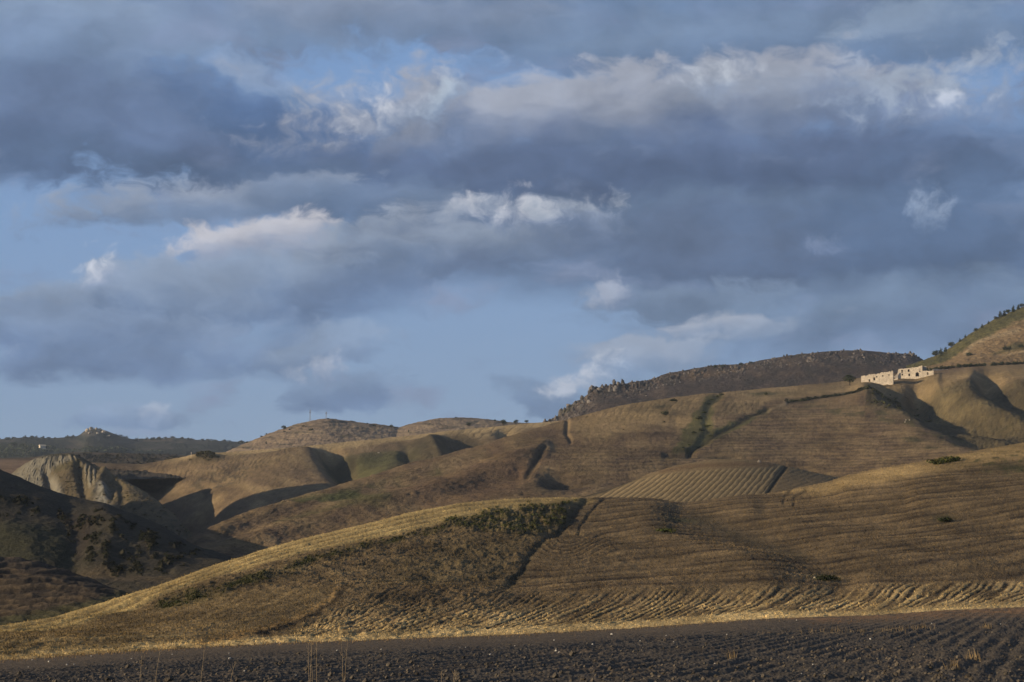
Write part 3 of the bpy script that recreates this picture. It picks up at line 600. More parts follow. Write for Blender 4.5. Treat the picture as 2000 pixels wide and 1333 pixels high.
# --- rocky purple hill behind the farm
def rocky_hill():
    h = Hill('rocky_hill', 1040, 1900, 1.4, 1.1, [(1040, 838), (1085, 818), (1110, 798), (1145, 774), (1165, 762), (1200, 752), (1250, 746), (1272, 742), (1300, 729), (1360, 719), (1400, 714), (1440, 713), (1480, 706), (1540, 695), (1600, 687),
             (1650, 684), (1700, 685), (1745, 690), (1785, 692), (1805, 706), (1840, 722), (1900, 740)], [(1040, 850), (1100, 838), (1200, 818), (1400, 785), (1640, 765), (1740, 750), (1900, 755)],
             [(1040, 2500), (1400, 2700), (1900, 2800)], [(1040, 2150), (1400, 2250), (1900, 2350)], p=1.4, smooth=6, und=(5, 150), seed=25)
    U, V, X, Y = h.U, h.V, h.X, h.Y; q = V - h.top[None]; w = fbm(U / 40, V / 18, 3, 41); f1 = fbm(X / 14, Y / 26, 4, 43, .65); f2 = np.abs(fbm(X / 7, Y / 12, 3, 47, .6))
    rock = np.clip(ss(26 + 16 * w - q, -6, 14) * ss(fbm(U / 26, V / 12, 3, 44), -.35, .25) + ss(1190 - U, 0, 60) * .8, 0, 1)
    crg = ss(1310 - U, 0, 60); h.Z += h.front * (crg * 5 * (f1 + f2) * ss(16 - q, 0, 10) + 3.2 * f1 * (.35 + rock) + 3.4 * f2 * rock) * (1 - .5 * ss(4 - q, 0, 4))
    h.C += (.085, .062, .052); h.paint((.125, .088, .062), ss(w, -.1, .4) * .6); h.paint((.06, .05, .04), ss(-w, 0, .4) * .6)
    h.paint((.22, .19, .165), rock * ss(f2 + .3 * f1, .12, .42) * .8); h.paint((.20, .13, .07), inpoly(U, V, [(1340, 728), (1460, 716), (1440, 728), (1350, 738)], 6) * .5)
    h.paint((.095, .085, .04), inpoly(U, V, [(1085, 812), (1150, 770), (1110, 808), (1085, 822)], 4) * .7)
    h.build(M_FAR); return h
H4 = rocky_hill()

# --- green-brown hill in the right corner
def right_hill():
    h = Hill('wooded_hill', 1770, 2330, 1.5, 1.1, [(1770, 716), (1820, 698), (1850, 684), (1880, 661), (1920, 636), (1960, 616), (2000, 599), (2100, 560), (2330, 490)], [(1770, 728), (1900, 722), (2330, 712)],
             [(1770, 2250), (2330, 2500)], [(1770, 1990), (2330, 2040)], p=1.35, smooth=8, und=(4, 140), seed=35)
    U, V, X, Y = h.U, h.V, h.X, h.Y; q = V - h.top[None]; w = fbm(U / 30, V / 12, 3, 51); fine = fbm(X / 7, Y / 10, 3, 53, .6)
    h.Z += h.front * (1.3 * fine + 1.5 * np.abs(fbm(X / 5, Y / 8, 3, 54)) * ss(30 - q, 0, 12))
    h.C += (.26, .175, .09); h.paint((.21, .135, .07), ss(w, -.1, .4) * .5)
    h.paint((.125, .11, .042), ss(24 + 8 * w + (U - 1900) * .05 - q, -4, 6)); h.paint((.07, .07, .028), ss(24 + 8 * w + (U - 1900) * .05 - q, -4, 6) * ss(w, .05, .4) * .7)
    h.paint((.33, .25, .15), line(U, V, [(1885, 690), (1900, 672), (1930, 660), (1990, 646)], 4) * .7)
    h.paint((.11, .10, .04), inpoly(U, V, [(1935, 690), (1980, 670), (2330, 640), (2330, 676), (1990, 682)], 5) * .8)
    h.paint((.36, .26, .14), line(U, V, [(1960, 690), (2010, 686), (2100, 682)], 2.5) * .8)
    h.build(M_FAR); return h
H5 = right_hill()

# --- hills with the masts
def mast_hills():
    a = Hill('mast_hill', 400, 830, 1.5, 1.0, [(400, 905), (430, 889), (480, 866), (530, 846), (580, 829), (620, 820), (640, 817), (665, 821), (720, 828), (770, 833), (830, 850)], [(400, 915), (830, 890)],
             [(400, 2900), (830, 3050)], [(400, 2400), (830, 2500)], p=1.35, smooth=7, und=(6, 220), seed=45)
    b = Hill('bare_hill', 700, 1140, 1.6, 1.0, [(700, 868), (750, 846), (800, 828), (850, 818), (900, 814), (960, 819), (1000, 825), (1080, 827), (1140, 834)], [(700, 885), (1140, 850)],
             [(700, 3000), (1140, 3150)], [(700, 2550), (1140, 2650)], p=1.35, smooth=7, und=(6, 220), seed=46)
    for h in (a, b):
        U, V, X, Y = h.U, h.V, h.X, h.Y; w = fbm(U / 40, V / 10, 3, 61); fine = fbm(X / 10, Y / 18, 3, 63, .6)
        h.Z += h.front * (1.6 * fine + 1.2 * np.sin(2 * math.pi * (V - 840) / 6.0) * ss(w, -.1, .3) * .5)
        h.C += (.27, .195, .13); h.paint((.20, .148, .105), ss(w, -.1, .4) * .7); h.paint((.34, .25, .15), ss(-w, 0, .4) * .6)
        h.paint((.085, .075, .045), ss(fbm(U / 50, V / 4, 2, 67), .15, .4) * .6)
        h.build(M_FAR)
    return a, b
H7, H7B = mast_hills()

# --- wooded far plateau, terrace and badlands on the left
def left_distance():
    far = Hill('far_plateau', -420, 620, 1.5, 1.0, [(-420, 866), (-200, 852), (0, 858), (50, 854), (100, 856), (150, 853), (160, 849), (167, 841), (173, 839.5), (197, 840.5), (207, 843), (230, 851), (262, 860), (330, 857), (400, 860), (460, 864), (620, 872)], [(-420, 915), (620, 905)],
               [(-420, 5200), (620, 5600)], [(-420, 3200), (620, 3300)], p=1.25, smooth=5, und=(8, 350), seed=55)
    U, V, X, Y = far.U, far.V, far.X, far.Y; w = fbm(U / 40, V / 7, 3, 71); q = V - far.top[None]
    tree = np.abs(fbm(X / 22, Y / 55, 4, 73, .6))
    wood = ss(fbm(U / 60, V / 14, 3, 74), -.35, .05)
    far.Z += far.front * (5.5 * tree * wood * (.35 + .65 * ss(q, 0, 3)) + 4 * fbm(X / 60, Y / 120, 3, 75))
    far.bump(5 * np.exp(-((U - 186) / 24) ** 2 - ((V - 848) / 7) ** 2))
    far.C += (.075, .068, .052); far.paint((.035, .042, .030), wood * .9); far.paint((.17, .12, .08), inpoly(U, V, [(280, 857), (340, 857), (340, 864), (280, 864)], 2) * .5)  # woodland tones, kept dark to stand in for cloud shadow too
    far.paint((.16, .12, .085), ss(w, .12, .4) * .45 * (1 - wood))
    gro = inpoly(U, V, [(-420, 872), (60, 870), (120, 876), (240, 879), (330, 884), (240, 888), (100, 886), (60, 897), (-420, 900)], 3)
    far.paint((.075, .085, .055), gro * .85); far.Z += far.front * gro * 5 * np.abs(np.sin(2 * math.pi * U / 7.0)) * np.abs(np.sin(2 * math.pi * V / 5.0))
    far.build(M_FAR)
    t = Hill('terrace', -420, 470, 1.5, .9, [(-420, 896), (0, 895), (60, 894), (100, 888), (150, 884), (250, 886), (380, 891), (470, 897)], [(-420, 925), (470, 925)], [(-420, 2300), (470, 2400)], [(-420, 1750), (470, 1800)], p=1.4, smooth=6, und=(3, 120), seed=57)
    U, V, X, Y = t.U, t.V, t.X, t.Y; w = fbm(U / 40, V / 4, 3, 81); q = V - t.top[None]
    bush = np.abs(fbm(X / 9, Y / 22, 3, 83, .6)); bz = ss(U, 120, 170) * ss(fbm(U / 50, V / 3.5, 2, 84), -.2, .2)
    t.Z += t.front * (4 * bush * bz)
    t.C += (.12, .09, .06); t.paint((.05, .046, .03), bz * .9); t.paint((.27, .175, .105), ss(95 - U, 0, 40) * ss(V, 896, 899) * .9); t.paint((.19, .145, .09), line(U, V, [(150, 903), (260, 903), (380, 900)], 1.5) * .7)
    t.build(M_FAR)
    c = Hill('clay_badlands', -120, 430, 1.0, .9, [(-120, 975), (-40, 955), (10, 935), (35, 915), (58, 900), (80, 891), (100, 887), (140, 886), (152, 890), (170, 900), (200, 917), (240, 937), (275, 957), (300, 973), (340, 1004), (380, 1050), (430, 1092)], [(-120, 1000), (200, 1030), (340, 1060), (430, 1110)],
             [(-120, 1600), (140, 1560), (300, 1440), (430, 1330)], [(-120, 1440), (140, 1420), (300, 1330), (430, 1250)], p=1.3, smooth=4, und=(2, 80), seed=59)
    U, V, X, Y = c.U, c.V, c.X, c.Y; w = fbm(U / 20, V / 14, 3, 91); q = V - c.top[None]
    axis = (U - 118) / (1 + .030 * np.maximum(V - 884, 0)) + 3.2 * w + 4 * fbm(U / 16, V / 60, 2, 95)                # ribs fan out down the slope
    rib = 1 - np.abs(((axis / 6.4) % 1.0) * 2 - 1); rib = rib ** .8 + .6 * (1 - np.abs(((axis / 2.9 + .3) % 1.0) * 2 - 1))
    rib = 1.5 * (1 - 2.4 * np.abs(fbm(axis / 5.5, V / 55, 3, 98))) + .9 * (1 - 2.4 * np.abs(fbm(axis / 2.3, V / 30, 2, 99)))
    upper = inpoly(U + 3 * w, V, [(-60, 965), (20, 928), (60, 897), (90, 886), (150, 886), (148, 902), (110, 912), (95, 925), (84, 935), (98, 960), (98, 1010), (-60, 1010)], 6)
    c.bump(upper * (2.0 * rib - 2.5) * ss(q, 0, 5) * (.5 + ss(fbm(axis / 9, V / 30, 2, 96), -.3, .3)))
    c.bump(5 * line(U, V, [(150, 905), (128, 925), (112, 955)], 13) - 9 * line(U, V, [(153, 912), (158, 935), (166, 965)], 9) + 8 * line(U, V, [(205, 922), (190, 945), (180, 965)], 9)
           - 10 * line(U, V, [(92, 925), (100, 950), (102, 970)], 9) - 8 * line(U, V, [(215, 945), (218, 970)], 7) + 9 * np.exp(-((U - 200) / 10) ** 2 - ((V - 958) / 14) ** 2))
    rib2 = np.abs(np.sin(U / 2.6 + 2 * w))
    low = inpoly(U, V, [(160, 906), (190, 918), (186, 950), (172, 955)], 6)
    c.bump(3 * rib2 * low + 2.2 * fbm(X / 5, Y / 9, 3, 93, .6) + 1.6 * np.abs(fbm(X / 12, Y / 20, 3, 94, .6)))
    c.bump(-7 * line(U, V, [(235, 945), (240, 975), (238, 1000)], 9) * ss(q, 2, 14))
    c.C += (.15, .115, .068); c.paint((.11, .09, .05), ss(w, -.1, .3) * .6)
    c.paint((.21, .19, .15), upper * ss(fbm(U / 9, V / 16, 3, 97) + .55, -.1, .5) * .9); c.paint((.26, .23, .175), low * ss(rib2, .3, .9) * .8)
    c.paint((.27, .25, .21), np.exp(-((U - 200) / 15) ** 2) * ss(V, 944, 958) * .9); c.paint((.25, .225, .18), line(U, V, [(100, 935), (112, 958), (115, 972)], 9) * .8)
    c.paint((.10, .085, .06), line(U, V, [(152, 910), (158, 935), (166, 1000)], 6) * .6)
    c.paint((.12, .10, .05), inpoly(U + 4 * w, V, [(100, 912), (160, 900), (150, 915), (110, 925)], 4) * .7)
    c.paint((.17, .13, .072), ss(14 + 6 * w - q, 0, 8) * ss(U, 165, 200) * .8); c.paint((.08, .07, .04), ss(fbm(U / 9, V / 6, 3, 140), .05, .35) * ss(U, 150, 200) * .6); c.paint((.06, .055, .035), ss(6 - q, 0, 4) * ss(U, 70, 90) * ss(200 - U, 0, 40) * .8)
    c.build(M_CLAY)
    return far, t, c
H8, H8B, H9 = left_distance()

# --- dark hill on the left, rising out of the frame, and the fields below it
L10TOP = [(-1500, 760), (-1100, 700), (-700, 740), (-400, 812), (-200, 862), (-60, 902), (0, 918), (60, 943), (130, 967), (200, 987), (260, 1004), (300, 1020), (340, 1043), (380, 1068), (440, 1086), (520, 1110)]
def dark_hill():
    h = Hill('dark_hill', -1000, 500, 2.5, 2.1, L10TOP, [(-1500, 1165), (0, 1150), (200, 1160), (300, 1155), (440, 1135), (520, 1140)], [(-1500, 980), (-700, 900), (0, 770), (200, 700), (440, 575), (520, 545)], [(-1500, 480), (0, 450), (300, 430), (440, 420), (520, 420)],
             p=1.5, smooth=10, und=(3, 80), seed=65)
    U, V, X, Y = h.U, h.V, h.X, h.Y; q = V - h.top[None]; w = fbm(U / 60, V / 30, 3, 101); tuss = fbm(X / 5, Y / 8, 3, 103, .6); fine = fbm(X / 2, Y / 3, 3, 104, .6)
    h.bump(10 * line(U, V, [(-60, 960), (60, 985), (140, 1010), (230, 1030)], 22) + 10 * line(U, V, [(200, 1015), (215, 1050), (200, 1090)], 26) - 9 * line(U, V, [(120, 1000), (150, 1050), (140, 1095)], 22))
    h.bump(-9 * line(U, V, [(0, 1088), (100, 1110), (200, 1118), (330, 1112)], 9))
    h.bump(8 * line(U, V, [(20, 1040), (60, 1065), (60, 1090)], 30))
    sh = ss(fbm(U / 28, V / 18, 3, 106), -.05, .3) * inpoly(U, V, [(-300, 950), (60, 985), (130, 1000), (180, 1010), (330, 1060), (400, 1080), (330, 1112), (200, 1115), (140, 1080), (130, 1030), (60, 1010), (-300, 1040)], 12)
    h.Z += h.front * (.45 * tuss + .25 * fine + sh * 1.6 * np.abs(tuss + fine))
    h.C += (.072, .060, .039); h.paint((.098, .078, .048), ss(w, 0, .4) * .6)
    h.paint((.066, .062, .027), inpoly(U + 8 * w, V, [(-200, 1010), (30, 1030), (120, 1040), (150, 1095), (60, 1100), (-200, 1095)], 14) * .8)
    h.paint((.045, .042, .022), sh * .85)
    h.paint((.062, .047, .034), inpoly(U + 8 * w, V, [(110, 1000), (190, 1015), (180, 1060), (150, 1090), (140, 1040)], 10) * .8)
    h.paint((.13, .095, .055), inpoly(U, V, [(110, 1108), (200, 1104), (330, 1125), (430, 1125), (300, 1140), (160, 1125)], 5) * .7)
    h.masks = dict(sh=sh)
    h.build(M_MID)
    g = Hill('shadow_field', -600, 370, 2.2, 1.9, [(-900, 950), (-500, 985), (-300, 1030), (-100, 1076), (0, 1091), (50, 1095), (120, 1112), (180, 1132), (240, 1156), (300, 1178), (370, 1205)], [(-900, 1300), (0, 1262), (150, 1230), (300, 1195), (370, 1220)],
             [(-900, 430), (0, 395), (370, 330)], [(-900, 250), (0, 245), (370, 270)], p=1.5, smooth=10, und=(1.5, 40), seed=66)
    U, V, X, Y = g.U, g.V, g.X, g.Y; w = fbm(U / 60, V / 20, 3, 111); fine = fbm(X / 1.2, Y / 2, 3, 113, .6); w2 = fbm(U / 40, V / 8, 3, 114)
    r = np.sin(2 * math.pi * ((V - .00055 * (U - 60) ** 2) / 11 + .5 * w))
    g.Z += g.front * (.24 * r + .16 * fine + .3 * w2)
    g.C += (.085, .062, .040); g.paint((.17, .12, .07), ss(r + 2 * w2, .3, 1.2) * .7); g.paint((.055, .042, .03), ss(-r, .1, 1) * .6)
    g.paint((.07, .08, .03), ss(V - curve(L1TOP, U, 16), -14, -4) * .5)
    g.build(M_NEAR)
    return h, g
H10, H11 = dark_hill()

# --- the hill beyond the left edge whose shadow lies across the valley
def left_hill():
    x = np.linspace(-1150, -230, 150); y = np.linspace(640, 2000, 190); X, Y = np.meshgrid(x, y)
    m1 = 238 * np.exp(-((X + 640) / 185) ** 2 - ((Y - 1170) / 260) ** 2); m2 = 182 * np.exp(-((X + 640) / 170) ** 2 - ((Y - 1645) / 120) ** 2)
    Z = -16 + m1 + m2 + 8 * fbm(X / 70, Y / 70, 4, 121) + 6 * fbm(X / 18, Y / 18, 3, 122)
    C = np.zeros(X.shape + (3,)) + DRY; C = lerp(C, BROWN, ss(fbm(X / 60, Y / 60, 3, 123), -.2, .3))
    grid_mesh('left_hill', X, Y, Z, albedo(C), M_MID)
left_hill()

# ------------------------------------------------------------------ things
rng = np.random.default_rng(7); random.seed(7)
def tag(o, label=None, cat=None, group=None, kind=None):
    for k_, v_ in (('label', label), ('category', cat), ('group', group), ('kind', kind)):
        if v_: o[k_] = v_
    return o
def empty(name, loc, rz=0.0, sc=1.0):
    o = bpy.data.objects.new(name, None); COL.objects.link(o); o.empty_display_size = .5
    o.location = loc; o.rotation_euler = (0, 0, rz); o.scale = (sc, sc, sc) if isinstance(sc, float) else sc
    return o
class MB:
    """gathers faces of one part"""
    def __init__(s): s.v = []; s.f = []; s.c = []
    def box(s, x0, x1, y0, y1, z0, z1):
        b = len(s.v); s.v += [(x0, y0, z0), (x1, y0, z0), (x1, y1, z0), (x0, y1, z0), (x0, y0, z1), (x1, y0, z1), (x1, y1, z1), (x0, y1, z1)]
        s.f += [tuple(b + i for i in q) for q in ((0, 3, 2, 1), (4, 5, 6, 7), (0, 1, 5, 4), (1, 2, 6, 5), (2, 3, 7, 6), (3, 0, 4, 7))]
    def tube(s, pts, rad, n=5):
        b = len(s.v); P = [Vector(p) for p in pts]
        for i, p in enumerate(P):
            d = (P[min(i + 1, len(P) - 1)] - P[max(i - 1, 0)]).normalized()
            a = d.orthogonal().normalized(); c = d.cross(a); r = rad[i] if isinstance(rad, (list, tuple)) else rad
            s.v += [tuple(p + (a * math.cos(2 * math.pi * j / n) + c * math.sin(2 * math.pi * j / n)) * r) for j in range(n)]
        for i in range(len(P) - 1):
            for j in range(n):
                s.f.append((b + i * n + j, b + i * n + (j + 1) % n, b + (i + 1) * n + (j + 1) % n, b + (i + 1) * n + j))
        s.f.append(tuple(b + j for j in range(n))[::-1]); s.f.append(tuple(b + (len(P) - 1) * n + j for j in range(n)))
    def mesh(s, name, mat):
        me = bpy.data.meshes.new(name); me.from_pydata([tuple(p) for p in s.v], [], s.f); me.update(); me.materials.append(mat); return me
    def build(s, name, mat, parent=None):
        o = bpy.data.objects.new(name, s.mesh(name, mat)); COL.objects.link(o); o.parent = parent; return o

def leaf_cloud(lobes, n, size, seed, base=(.05, .06, .022), vary=.45):
    """many small leaf sprays spread through the lobes of a crown"""
    g = np.random.default_rng(seed); L_ = np.array(lobes, float); wt = L_[:, 3] * L_[:, 4] * L_[:, 5]; k_ = g.choice(len(L_), n, p=wt / wt.sum())
    d = g.normal(size=(n, 3)); d /= np.linalg.norm(d, axis=1)[:, None]; r = g.uniform(.35, 1.05, n) ** .6
    c = L_[k_, :3] + d * r[:, None] * L_[k_, 3:6]
    nrm = d + .8 * g.normal(size=(n, 3)); nrm /= np.linalg.norm(nrm, axis=1)[:, None]
    a = np.cross(nrm, g.normal(size=(n, 3))); a /= np.linalg.norm(a, axis=1)[:, None]; b = np.cross(nrm, a)
    s_ = size * g.uniform(.6, 1.3, n)[:, None]; a = a * s_; b = b * s_ * .7
    co = np.stack([c - a - b * .5, c + a * .2 - b, c + a + b * .4, c - a * .3 + b], 1).reshape(-1, 3)
    q = np.arange(4 * n).reshape(n, 4)
    t = np.array(base)[None] * (1 + vary * g.uniform(-1, 1, (n, 1))) * (1 + .15 * g.uniform(-1, 1, (n, 3)))
    return co, q, np.repeat(t, 4, 0)
def leaf_mesh(name, *a, **k):
    co, q, t = leaf_cloud(*a, **k); o = quads_object(name, co, q, t, M_LEAF, None, False); me = o.data; bpy.data.objects.remove(o); return me
def trunk_mesh(h, r, seed, limbs=3):
    g = random.Random(seed); m = MB(); top = (g.uniform(-.06, .06), g.uniform(-.06, .06), h)
    m.tube([(0, 0, -.15), (g.uniform(-.03, .03), 0, h * .5), top], [r * 1.3, r, r * .75], 6)
    for i in range(limbs):
        a = 2 * math.pi * (i + g.random() * .5) / limbs; e = (math.cos(a) * .42, math.sin(a) * .42, h + g.uniform(.2, .4))
        m.tube([top, (e[0] * .5, e[1] * .5, h + .12), e], [r * .7, r * .5, r * .25], 5)
    return m.mesh('trunk', M_BARK)
PROTO = {}
for i in range(4):
    g = random.Random(50 + i)
    lob = [(g.uniform(-.32, .32), g.uniform(-.32, .32), g.uniform(.42, .78), g.uniform(.2, .36), g.uniform(.2, .36), g.uniform(.16, .28)) for _ in range(8)]
    PROTO['broad', i] = (leaf_mesh('crown', lob, 420, .06, 60 + i, base=(.035, .042, .018)), trunk_mesh(.3, .045, i))
    lob = [(g.uniform(-.5, .5), g.uniform(-.4, .4), g.uniform(.18, .45), g.uniform(.25, .42), g.uniform(.25, .42), g.uniform(.2, .4)) for _ in range(7)]
    PROTO['bush', i] = (leaf_mesh('crown', lob, 320, .085, 70 + i, base=(.035, .040, .017)), trunk_mesh(.15, .04, 10 + i))
    lob = [(g.uniform(-.08, .08), g.uniform(-.08, .08), z, .30 * (1.08 - z) + .05, .30 * (1.08 - z) + .05, .14) for z in (.22, .35, .48, .6, .72, .84, .94)]
    PROTO['pine', i] = (leaf_mesh('crown', lob, 340, .06, 80 + i, base=(.036, .044, .017)), trunk_mesh(.25, .035, 20 + i, 2))
    lob = [(g.uniform(-.6, .6), g.uniform(-.4, .4), g.uniform(.1, .3), g.uniform(.25, .4), g.uniform(.25, .4), g.uniform(.16, .26)) for _ in range(7)]
    PROTO['shrub', i] = (leaf_mesh('crown', lob, 320, .08, 90 + i, base=(.075, .080, .024)), trunk_mesh(.1, .035, 30 + i))
NAMES = {'broad': 'broadleaf_tree', 'bush': 'bush', 'pine': 'pine_tree', 'shrub': 'shrub'}
CATS = {'broad': 'tree', 'bush': 'bush', 'pine': 'tree', 'shrub': 'shrub'}
_n = [0]
def plant(hill, u, v, hp, kind, label, group=None, wide=1.0):
    """a tree whose foot stands at that place of the hillside and that is hp photograph pixels tall"""
    p = hill.at(u, v); s_ = hp * p.y / F; _n[0] += 1; i = _n[0] % 4
    e = empty(NAMES[kind], p - Vector((0, 0, .04 * s_)), random.uniform(0, 6.28), (s_ * wide, s_ * wide, s_ * random.uniform(.94, 1.06)))
    tag(e, label, CATS[kind], group)
    for nm, me in zip(('crown', 'trunk'), PROTO[kind, i]):
        o = bpy.data.objects.new(nm, me); COL.objects.link(o); o.parent = e
    return e
def top_of(h, u): return float(np.interp(u, h.u, h.top))
ORD = ['first', 'second', 'third', 'fourth', 'fifth', 'sixth', 'seventh', 'eighth', 'ninth', 'tenth', 'eleventh', 'twelfth', 'thirteenth', 'fourteenth', 'fifteenth', 'sixteenth', 'seventeenth',
       'eighteenth', 'nineteenth', 'twentieth', 'twenty-first', 'twenty-second', 'twenty-third', 'twenty-fourth', 'twenty-fifth', 'twenty-sixth', 'twenty-seventh', 'twenty-eighth', 'twenty-ninth', 'thirtieth',
       'thirty-first', 'thirty-second', 'thirty-third', 'thirty-fourth', 'thirty-fifth', 'thirty-sixth']

plant(H3, 1660, 753, 24, 'broad', 'round dark tree standing alone beside the ruined barn')
plant(H3, 1299, 811, 13, 'bush', 'lone dark bush casting a shadow on the bare brown slope')
plant(H3, 1296, 821, 5, 'bush', 'tiny bush just below the lone dark bush on the brown slope')
for k_, (u, v, s_, lb) in enumerate([(983, 831, 13, 'largest of the three trees on the golden ridge below the clouds'), (1008, 829, 10, 'middle one of the three trees on the golden ridge'),
                                    (1028, 827, 8, 'smallest and rightmost of the three trees on the golden ridge')]):
    plant(H6, u, v, s_, 'broad', lb, 'trees on the golden ridge', 1.05)
plant(H7B, 914, 832, 9, 'bush', 'dark bush on the bare hill left of the ridge trees'); plant(H7B, 890, 817, 4, 'bush', 'tiny bush on the top of the bare hill'); plant(H7B, 968, 824, 5, 'bush', 'small bush on the right shoulder of the bare hill')
plant(H7B, 797, 845, 6, 'pine', 'small upright tree low on the left side of the bare hill')
for u, v, s_, kd, lb in [(554, 842, 11, 'broad', 'squarish dark tree on the left shoulder of the mast hill'), (607, 842, 7, 'bush', 'dark bush in the middle of the mast hill'), (520, 849, 4, 'bush', 'low bush on the left skyline of the mast hill'),
                         (511, 853, 4, 'bush', 'second low bush down the left skyline of the mast hill'), (567, 841, 4, 'bush', 'small bush right of the squarish tree on the mast hill'), (482, 866, 4, 'bush', 'lowest bush on the left skyline of the mast hill'),
                         (547, 879, 6, 'bush', 'dark bush at the foot of the mast hill above the golden crest'), (520, 868, 6, 'pine', 'thin small tree low on the mast hill'), (717, 830, 4, 'bush', 'small bush on the right slope of the mast hill skyline'),
                         (731, 832, 5, 'bush', 'bush at the right end of the mast hill skyline'), (766, 835, 7, 'bush', 'bushy clump in the saddle between mast hill and bare hill'), (592, 836, 4, 'bush', 'tiny bush left of the middle bush on the mast hill'),
                         (641, 820, 4, 'bush', 'low scrub on the very top of the mast hill'), (556, 847, 4, 'bush', 'tiny bush under the squarish tree of the mast hill')]:
    plant(H7, u, v, s_, kd, lb, 'bushes dotted over the mast hill')
for u, s_, lb in [(1396, 9, 'left of the two round bushes on the rocky hill crest'), (1413, 8, 'right of the two round bushes on the rocky hill crest'), (1446, 8, 'dark bush on the crest right of the two round bushes'), (1468, 6, 'smallest bush highest on the rocky hill crest')]:
    plant(H4, u, top_of(H4, u) + 3, s_, 'bush', lb, 'bushes on the rocky crest')
sky_trees = [(1828, 15), (1838, 13), (1847, 11), (1858, 13), (1875, 8), (1886, 7), (1906, 9), (1918, 9), (1930, 7), (1945, 9), (1954, 14), (1962, 13), (1970, 11), (1980, 13), (1989, 11), (1997, 10), (2006, 11), (2015, 10)]
for k_, (u, s_) in enumerate(sky_trees):
    plant(H5, u, top_of(H5, u) + 3, s_, 'pine' if k_ % 3 else 'broad', f'{ORD[k_]} tree from the left on the slanting skyline of the wooded hill', 'trees on the wooded skyline', 1.15)
for u, v, s_, lb in [(1893, 692, 11, 'round dark bush beside the pale track on the wooded hill'), (1968, 681, 12, 'broad dark bush in the olive scrub of the wooded hill'), (1997, 678, 9, 'dark bush cut by the right edge of the picture')]:
    plant(H5, u, v, s_, 'bush', lb, 'bushes on the wooded hill', 1.1)
hedge_u = [x for x in range(1764, 2016, 7) if not (1904 < x < 1911 or 1931 < x < 1938)]
for k_, u in enumerate(hedge_u):
    plant(H3, u + random.uniform(-1, 1), top_of(H3, u) + 2, 9 + random.uniform(-1, 1.5), 'bush', f'{ORD[k_]} bush from the left in the dark hedge above the ruin', 'bushes of the dark hedge', .95)
gul = [(1400, 773, 10), (1410, 770, 9), (1390, 781, 9), (1384, 790, 8), (1374, 806, 11), (1366, 818, 12), (1380, 828, 13), (1372, 842, 11), (1386, 850, 8), (1356, 848, 9), (1346, 868, 8), (1334, 880, 7)]
for k_, (u, v, s_) in enumerate(gul):
    plant(H3, u, v, s_ * .75, 'bush' if k_ % 2 else 'shrub', f'{ORD[k_]} shrub from the top down the green gully of the brown hill', 'shrubs in the green gully', 1.2)
plant(H3, 1497, 773, 8, 'bush', 'dark bush on the upper edge of the brown hill right of the gully'); plant(H3, 1315, 786, 8, 'bush', 'low dark bush on the crest of the brown hill left of the gully', wide=1.7)
plant(H1, 1832, 914, 26, 'shrub', 'green shrub at the left of the clump on the near crest'); plant(H1, 1850, 910, 32, 'shrub', 'tallest green shrub of the clump on the near crest', wide=1.1); plant(H1, 1866, 907, 22, 'shrub', 'green shrub at the right of the clump on the near crest')
plant(H1, 1845, 1011, 12, 'bush', 'low dark bush alone on the right stubble slope', wide=2.0); plant(H1, 1299, 1038, 18, 'shrub', 'small green shrub alone in the middle of the stubble slope', wide=1.4)
plant(H1, 1612, 1133, 17, 'bush', 'dark brown bush beside the pale rock low on the stubble slope', wide=1.4); plant(H1, 1632, 1130, 13, 'bush', 'smaller brown bush right of the pale rock on the stubble slope', wide=1.3)
plant(H8, 28, 876, 12, 'broad', 'left one of two dark trees beside the white far house', 'trees by the far house'); plant(H8, 42, 876, 11, 'broad', 'right one of two dark trees beside the white far house', 'trees by the far house')
plant(H8, 116, 876, 6, 'bush', 'dark bush right of the white far house')

# --- scrub that nobody could count
def scatter(name, hill, mask, n, size, base, label, seed, leaves=26, flat=.7):
    g = np.random.default_rng(seed); w_ = (mask * hill.front * (hill.g > .02)).ravel(); w_ = w_ / w_.sum()
    idx = g.choice(w_.size, n, p=w_); P = np.stack([hill.X.ravel()[idx], hill.Y.ravel()[idx], hill.Z.ravel()[idx]], 1); pm = (hill.D / F).ravel()[idx]
    cos_, qs, ts = [], [], []; b = 0
    tmpl = [leaf_cloud([(0, 0, .35, .55, .55, .45), (.3, .1, .3, .35, .35, .3), (-.3, -.1, .25, .35, .3, .3)], leaves, .24, seed + i, base=base, vary=.5) for i in range(5)]
    for i in range(n):
        co, q, t = tmpl[i % 5]; s_ = size * pm[i] * g.uniform(.5, 1.5); a = g.uniform(0, 6.28); ca, sa = math.cos(a), math.sin(a)
        R_ = np.stack([co[:, 0] * ca - co[:, 1] * sa, co[:, 0] * sa + co[:, 1] * ca, co[:, 2] * flat], 1) * s_ + P[i]
        cos_.append(R_); qs.append(q + b); ts.append(t * g.uniform(.7, 1.35)); b += len(co)
    o = quads_object(name, np.concatenate(cos_), np.concatenate(qs), np.concatenate(ts), M_LEAF, 'stuff', False)
    return tag(o, label, 'scrub')
scatter('green_scrub', H1, H1.masks['scrub'] ** 2, 460, 4.6, (.066, .070, .027), 'dense green scrub on the near hill beside the dark ditch', 1)
scatter('ditch_scrub', H1, H1.masks['strip'] ** 2 * (H1.C[..., 0] < .2), 300, 5, (.055, .056, .022), 'broken strip of low green scrub along the near hill', 2)
scatter('dark_scrub', H10, H10.masks['sh'] ** 2 * (H10.U > -60), 700, 6.5, (.030, .029, .017), 'dark scrub covering the shaded slope', 3)
